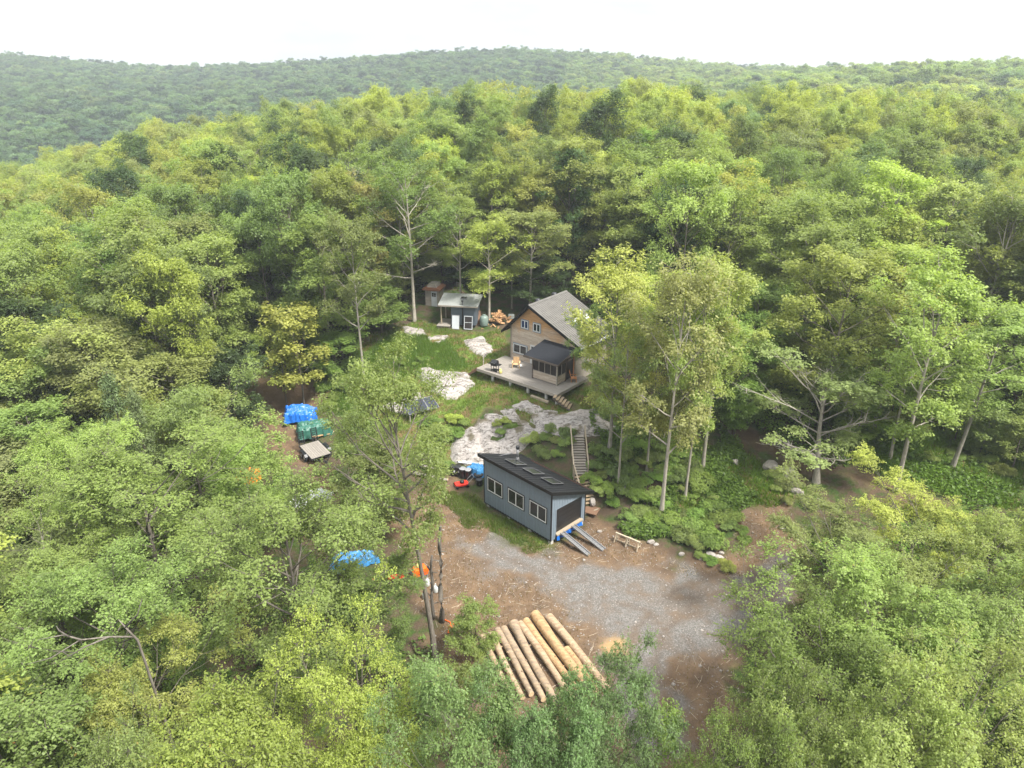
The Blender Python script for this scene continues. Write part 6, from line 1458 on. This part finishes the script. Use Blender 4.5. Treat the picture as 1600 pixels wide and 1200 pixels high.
tw.build('twigs', 'pale_wood', stuff=True)

# ================================================================== FAR FOREST, ONE MASS
def forest(name, P, S, Tn, srcs):
    n = len(P); me = bpy.data.meshes.new(name); me.vertices.add(n); me.vertices.foreach_set('co', P.astype(np.float32).ravel())
    for nm, a, typ in (('scl', S, 'FLOAT_VECTOR'), ('tint', np.concatenate([Tn, np.ones((n, 1))], 1), 'FLOAT_COLOR')):
        q = me.attributes.new(nm, typ, 'POINT'); q.data.foreach_set('vector' if typ == 'FLOAT_VECTOR' else 'color', a.astype(np.float32).ravel())
    q = me.attributes.new('spin', 'FLOAT', 'POINT'); q.data.foreach_set('value', np.random.default_rng(1).uniform(0, 6.28, n).astype(np.float32))
    o = link(name, me); o['kind'] = 'stuff'
    g = bpy.data.node_groups.new(name, 'GeometryNodeTree'); g.interface.new_socket('Geometry', in_out='INPUT', socket_type='NodeSocketGeometry'); g.interface.new_socket('Geometry', in_out='OUTPUT', socket_type='NodeSocketGeometry')
    A = lambda t_: g.nodes.new(t_); gi, go = A('NodeGroupInput'), A('NodeGroupOutput'); ip = A('GeometryNodeInstanceOnPoints'); jn = A('GeometryNodeJoinGeometry'); K = g.links.new
    for s_ in srcs:
        oi = A('GeometryNodeObjectInfo'); oi.inputs['Object'].default_value = s_; oi.inputs['As Instance'].default_value = True; K(oi.outputs['Geometry'], jn.inputs[0])
    def na(nm, typ): q = A('GeometryNodeInputNamedAttribute'); q.data_type = typ; q.inputs['Name'].default_value = nm; return q.outputs[0]
    K(gi.outputs[0], ip.inputs['Points']); K(jn.outputs[0], ip.inputs['Instance']); ip.inputs['Pick Instance'].default_value = True
    cx = A('ShaderNodeCombineXYZ'); K(na('spin', 'FLOAT'), cx.inputs[2]); K(cx.outputs[0], ip.inputs['Rotation']); K(na('scl', 'FLOAT_VECTOR'), ip.inputs['Scale'])
    st_ = A('GeometryNodeStoreNamedAttribute'); st_.data_type = 'FLOAT_COLOR'; st_.domain = 'INSTANCE'; st_.inputs['Name'].default_value = 'tint'
    K(ip.outputs[0], st_.inputs['Geometry']); K(na('tint', 'FLOAT_COLOR'), st_.inputs['Value']); K(st_.outputs[0], go.inputs[0])
    md = o.modifiers.new('forest', 'NODES'); md.node_group = g; return o
src = {}
for i in range(4):                     # four of the far trees stand singly; the mass repeats their crowns
    x, y = [(-118, 178), (-30, 196), (58, 190), (128, 170)][i]; z = float(gz(x, y)); k = 'far%d' % i
    tone = ['yellow-green', 'light green', 'mid green', 'olive green'][i]
    o = thing('broadleaf_tree', '%s %s tree %s' % (FORM[k], tone, ['beyond the left end of the ridge', 'on the back of the ridge, middle', 'on the back of the ridge, right', 'on the right hand ridge near the edge'][i]), 'tree', (x, y, z), 0, GROUP['broadleaf_tree'])
    link('trunk', PR[k][0], o); src[k] = link('crown', PR[k][1], o); src[k]['tint'] = list(TINT[tone])
near_src = []
for k in ('broad0', 'broad1', 'broad2', 'broad3', 'broad4', 'broad5', 'airy0'):
    near_src.append(next(o for o in SC.objects if o.name.startswith('crown') and o.data is PR[k][1]))
fr = np.random.default_rng(23)
tones = np.array([TINT[k] for k in ('yellow-green', 'light green', 'mid green', 'olive green', 'golden green', 'dark green', 'blue-green')])
side = random.Random(8); yy_ = -12.0                     # the woods go on to both sides of the view
while yy_ < 205:
    for sg in (-1, 1):
        xx_ = .86 * max(yy_, 0) + 11
        while xx_ < .95 * max(yy_, 0) + 75:
            px0, py0 = sg * (xx_ + side.uniform(-2, 2)), yy_ + side.uniform(-2, 2)
            if py0 > 14 or abs(px0) > 24: REST.append((px0, py0, float(gz(px0, py0)), side.uniform(10, 15) if py0 < 60 else side.uniform(13, 19), side.uniform(3.6, 5.6), 0))
            xx_ += 6.2
    yy_ += 5.8
P = np.array([(g[0], g[1], g[2] - .3) for g in REST]); hh = np.array([g[3] for g in REST]); rr2 = np.array([g[4] for g in REST])
ti = fr.choice(7, len(P), p=[.34, .26, .12, .10, .10, .05, .03])
tn = tones[ti] * fr.uniform(.85, 1.15, (len(P), 1))
forest('forest', P, np.stack([rr2 / 4.7, rr2 / 4.7, hh / 16.5], -1), tn, near_src)
# beyond: valley and hills
q = []
y = 200.0
while y < 1010:
    st_ = 6.0 if y < 420 else 5.8
    x = -1.0 * y - 40
    while x < 1.0 * y + 40:
        q.append((x + fr.uniform(-.45, .45) * st_, y + fr.uniform(-.45, .45) * st_)); x += st_
    y += st_ * .92
q = np.array(q); z = H(q[:, 0], q[:, 1]) - .6
n_ = fbm(q[:, 0] * .02, q[:, 1] * .02, 71, 3)
hill = sstep(.22, -.02, q[:, 0] / q[:, 1]) * sstep(230, 330, q[:, 1])       # far hill: fewer yellow trees, all tints shifted darker and bluer
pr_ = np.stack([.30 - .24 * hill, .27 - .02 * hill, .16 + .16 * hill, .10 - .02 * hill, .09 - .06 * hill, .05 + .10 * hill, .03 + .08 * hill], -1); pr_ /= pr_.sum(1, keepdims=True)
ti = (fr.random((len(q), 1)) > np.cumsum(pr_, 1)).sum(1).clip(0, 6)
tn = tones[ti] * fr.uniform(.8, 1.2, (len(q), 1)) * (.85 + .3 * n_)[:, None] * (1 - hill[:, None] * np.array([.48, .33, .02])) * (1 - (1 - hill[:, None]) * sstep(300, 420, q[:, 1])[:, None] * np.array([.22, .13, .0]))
s_ = fr.uniform(.65, 1.0, len(q)) + .3 * (fr.random(len(q)) > .7) * fr.random(len(q)); s_ *= 1 - .26 * sstep(380, 620, q[:, 1])
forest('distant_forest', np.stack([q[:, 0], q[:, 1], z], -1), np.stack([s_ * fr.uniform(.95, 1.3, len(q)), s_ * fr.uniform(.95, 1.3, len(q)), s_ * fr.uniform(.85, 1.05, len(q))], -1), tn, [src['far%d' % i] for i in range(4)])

# ================================================================== HAZE
if HAZE:
    lo = float(ZG.min()) - 1.0
    hz_ = MB().box(-1060, 1060, -250, 1262, lo, max(float(ZG.max()) + 26, 60))
    def hazef(t, o):
        p = N(t, 'VolumePrincipled'); p.inputs['Density'].default_value = HAZE; p.inputs['Color'].default_value = (.86, .92, 1.0, 1); p.inputs['Anisotropy'].default_value = .2
        t.links.new(p.outputs[0], o.inputs['Volume'])
    mat_h = mat('haze', hazef); o = hz_.build('haze', mat_h, stuff=True)
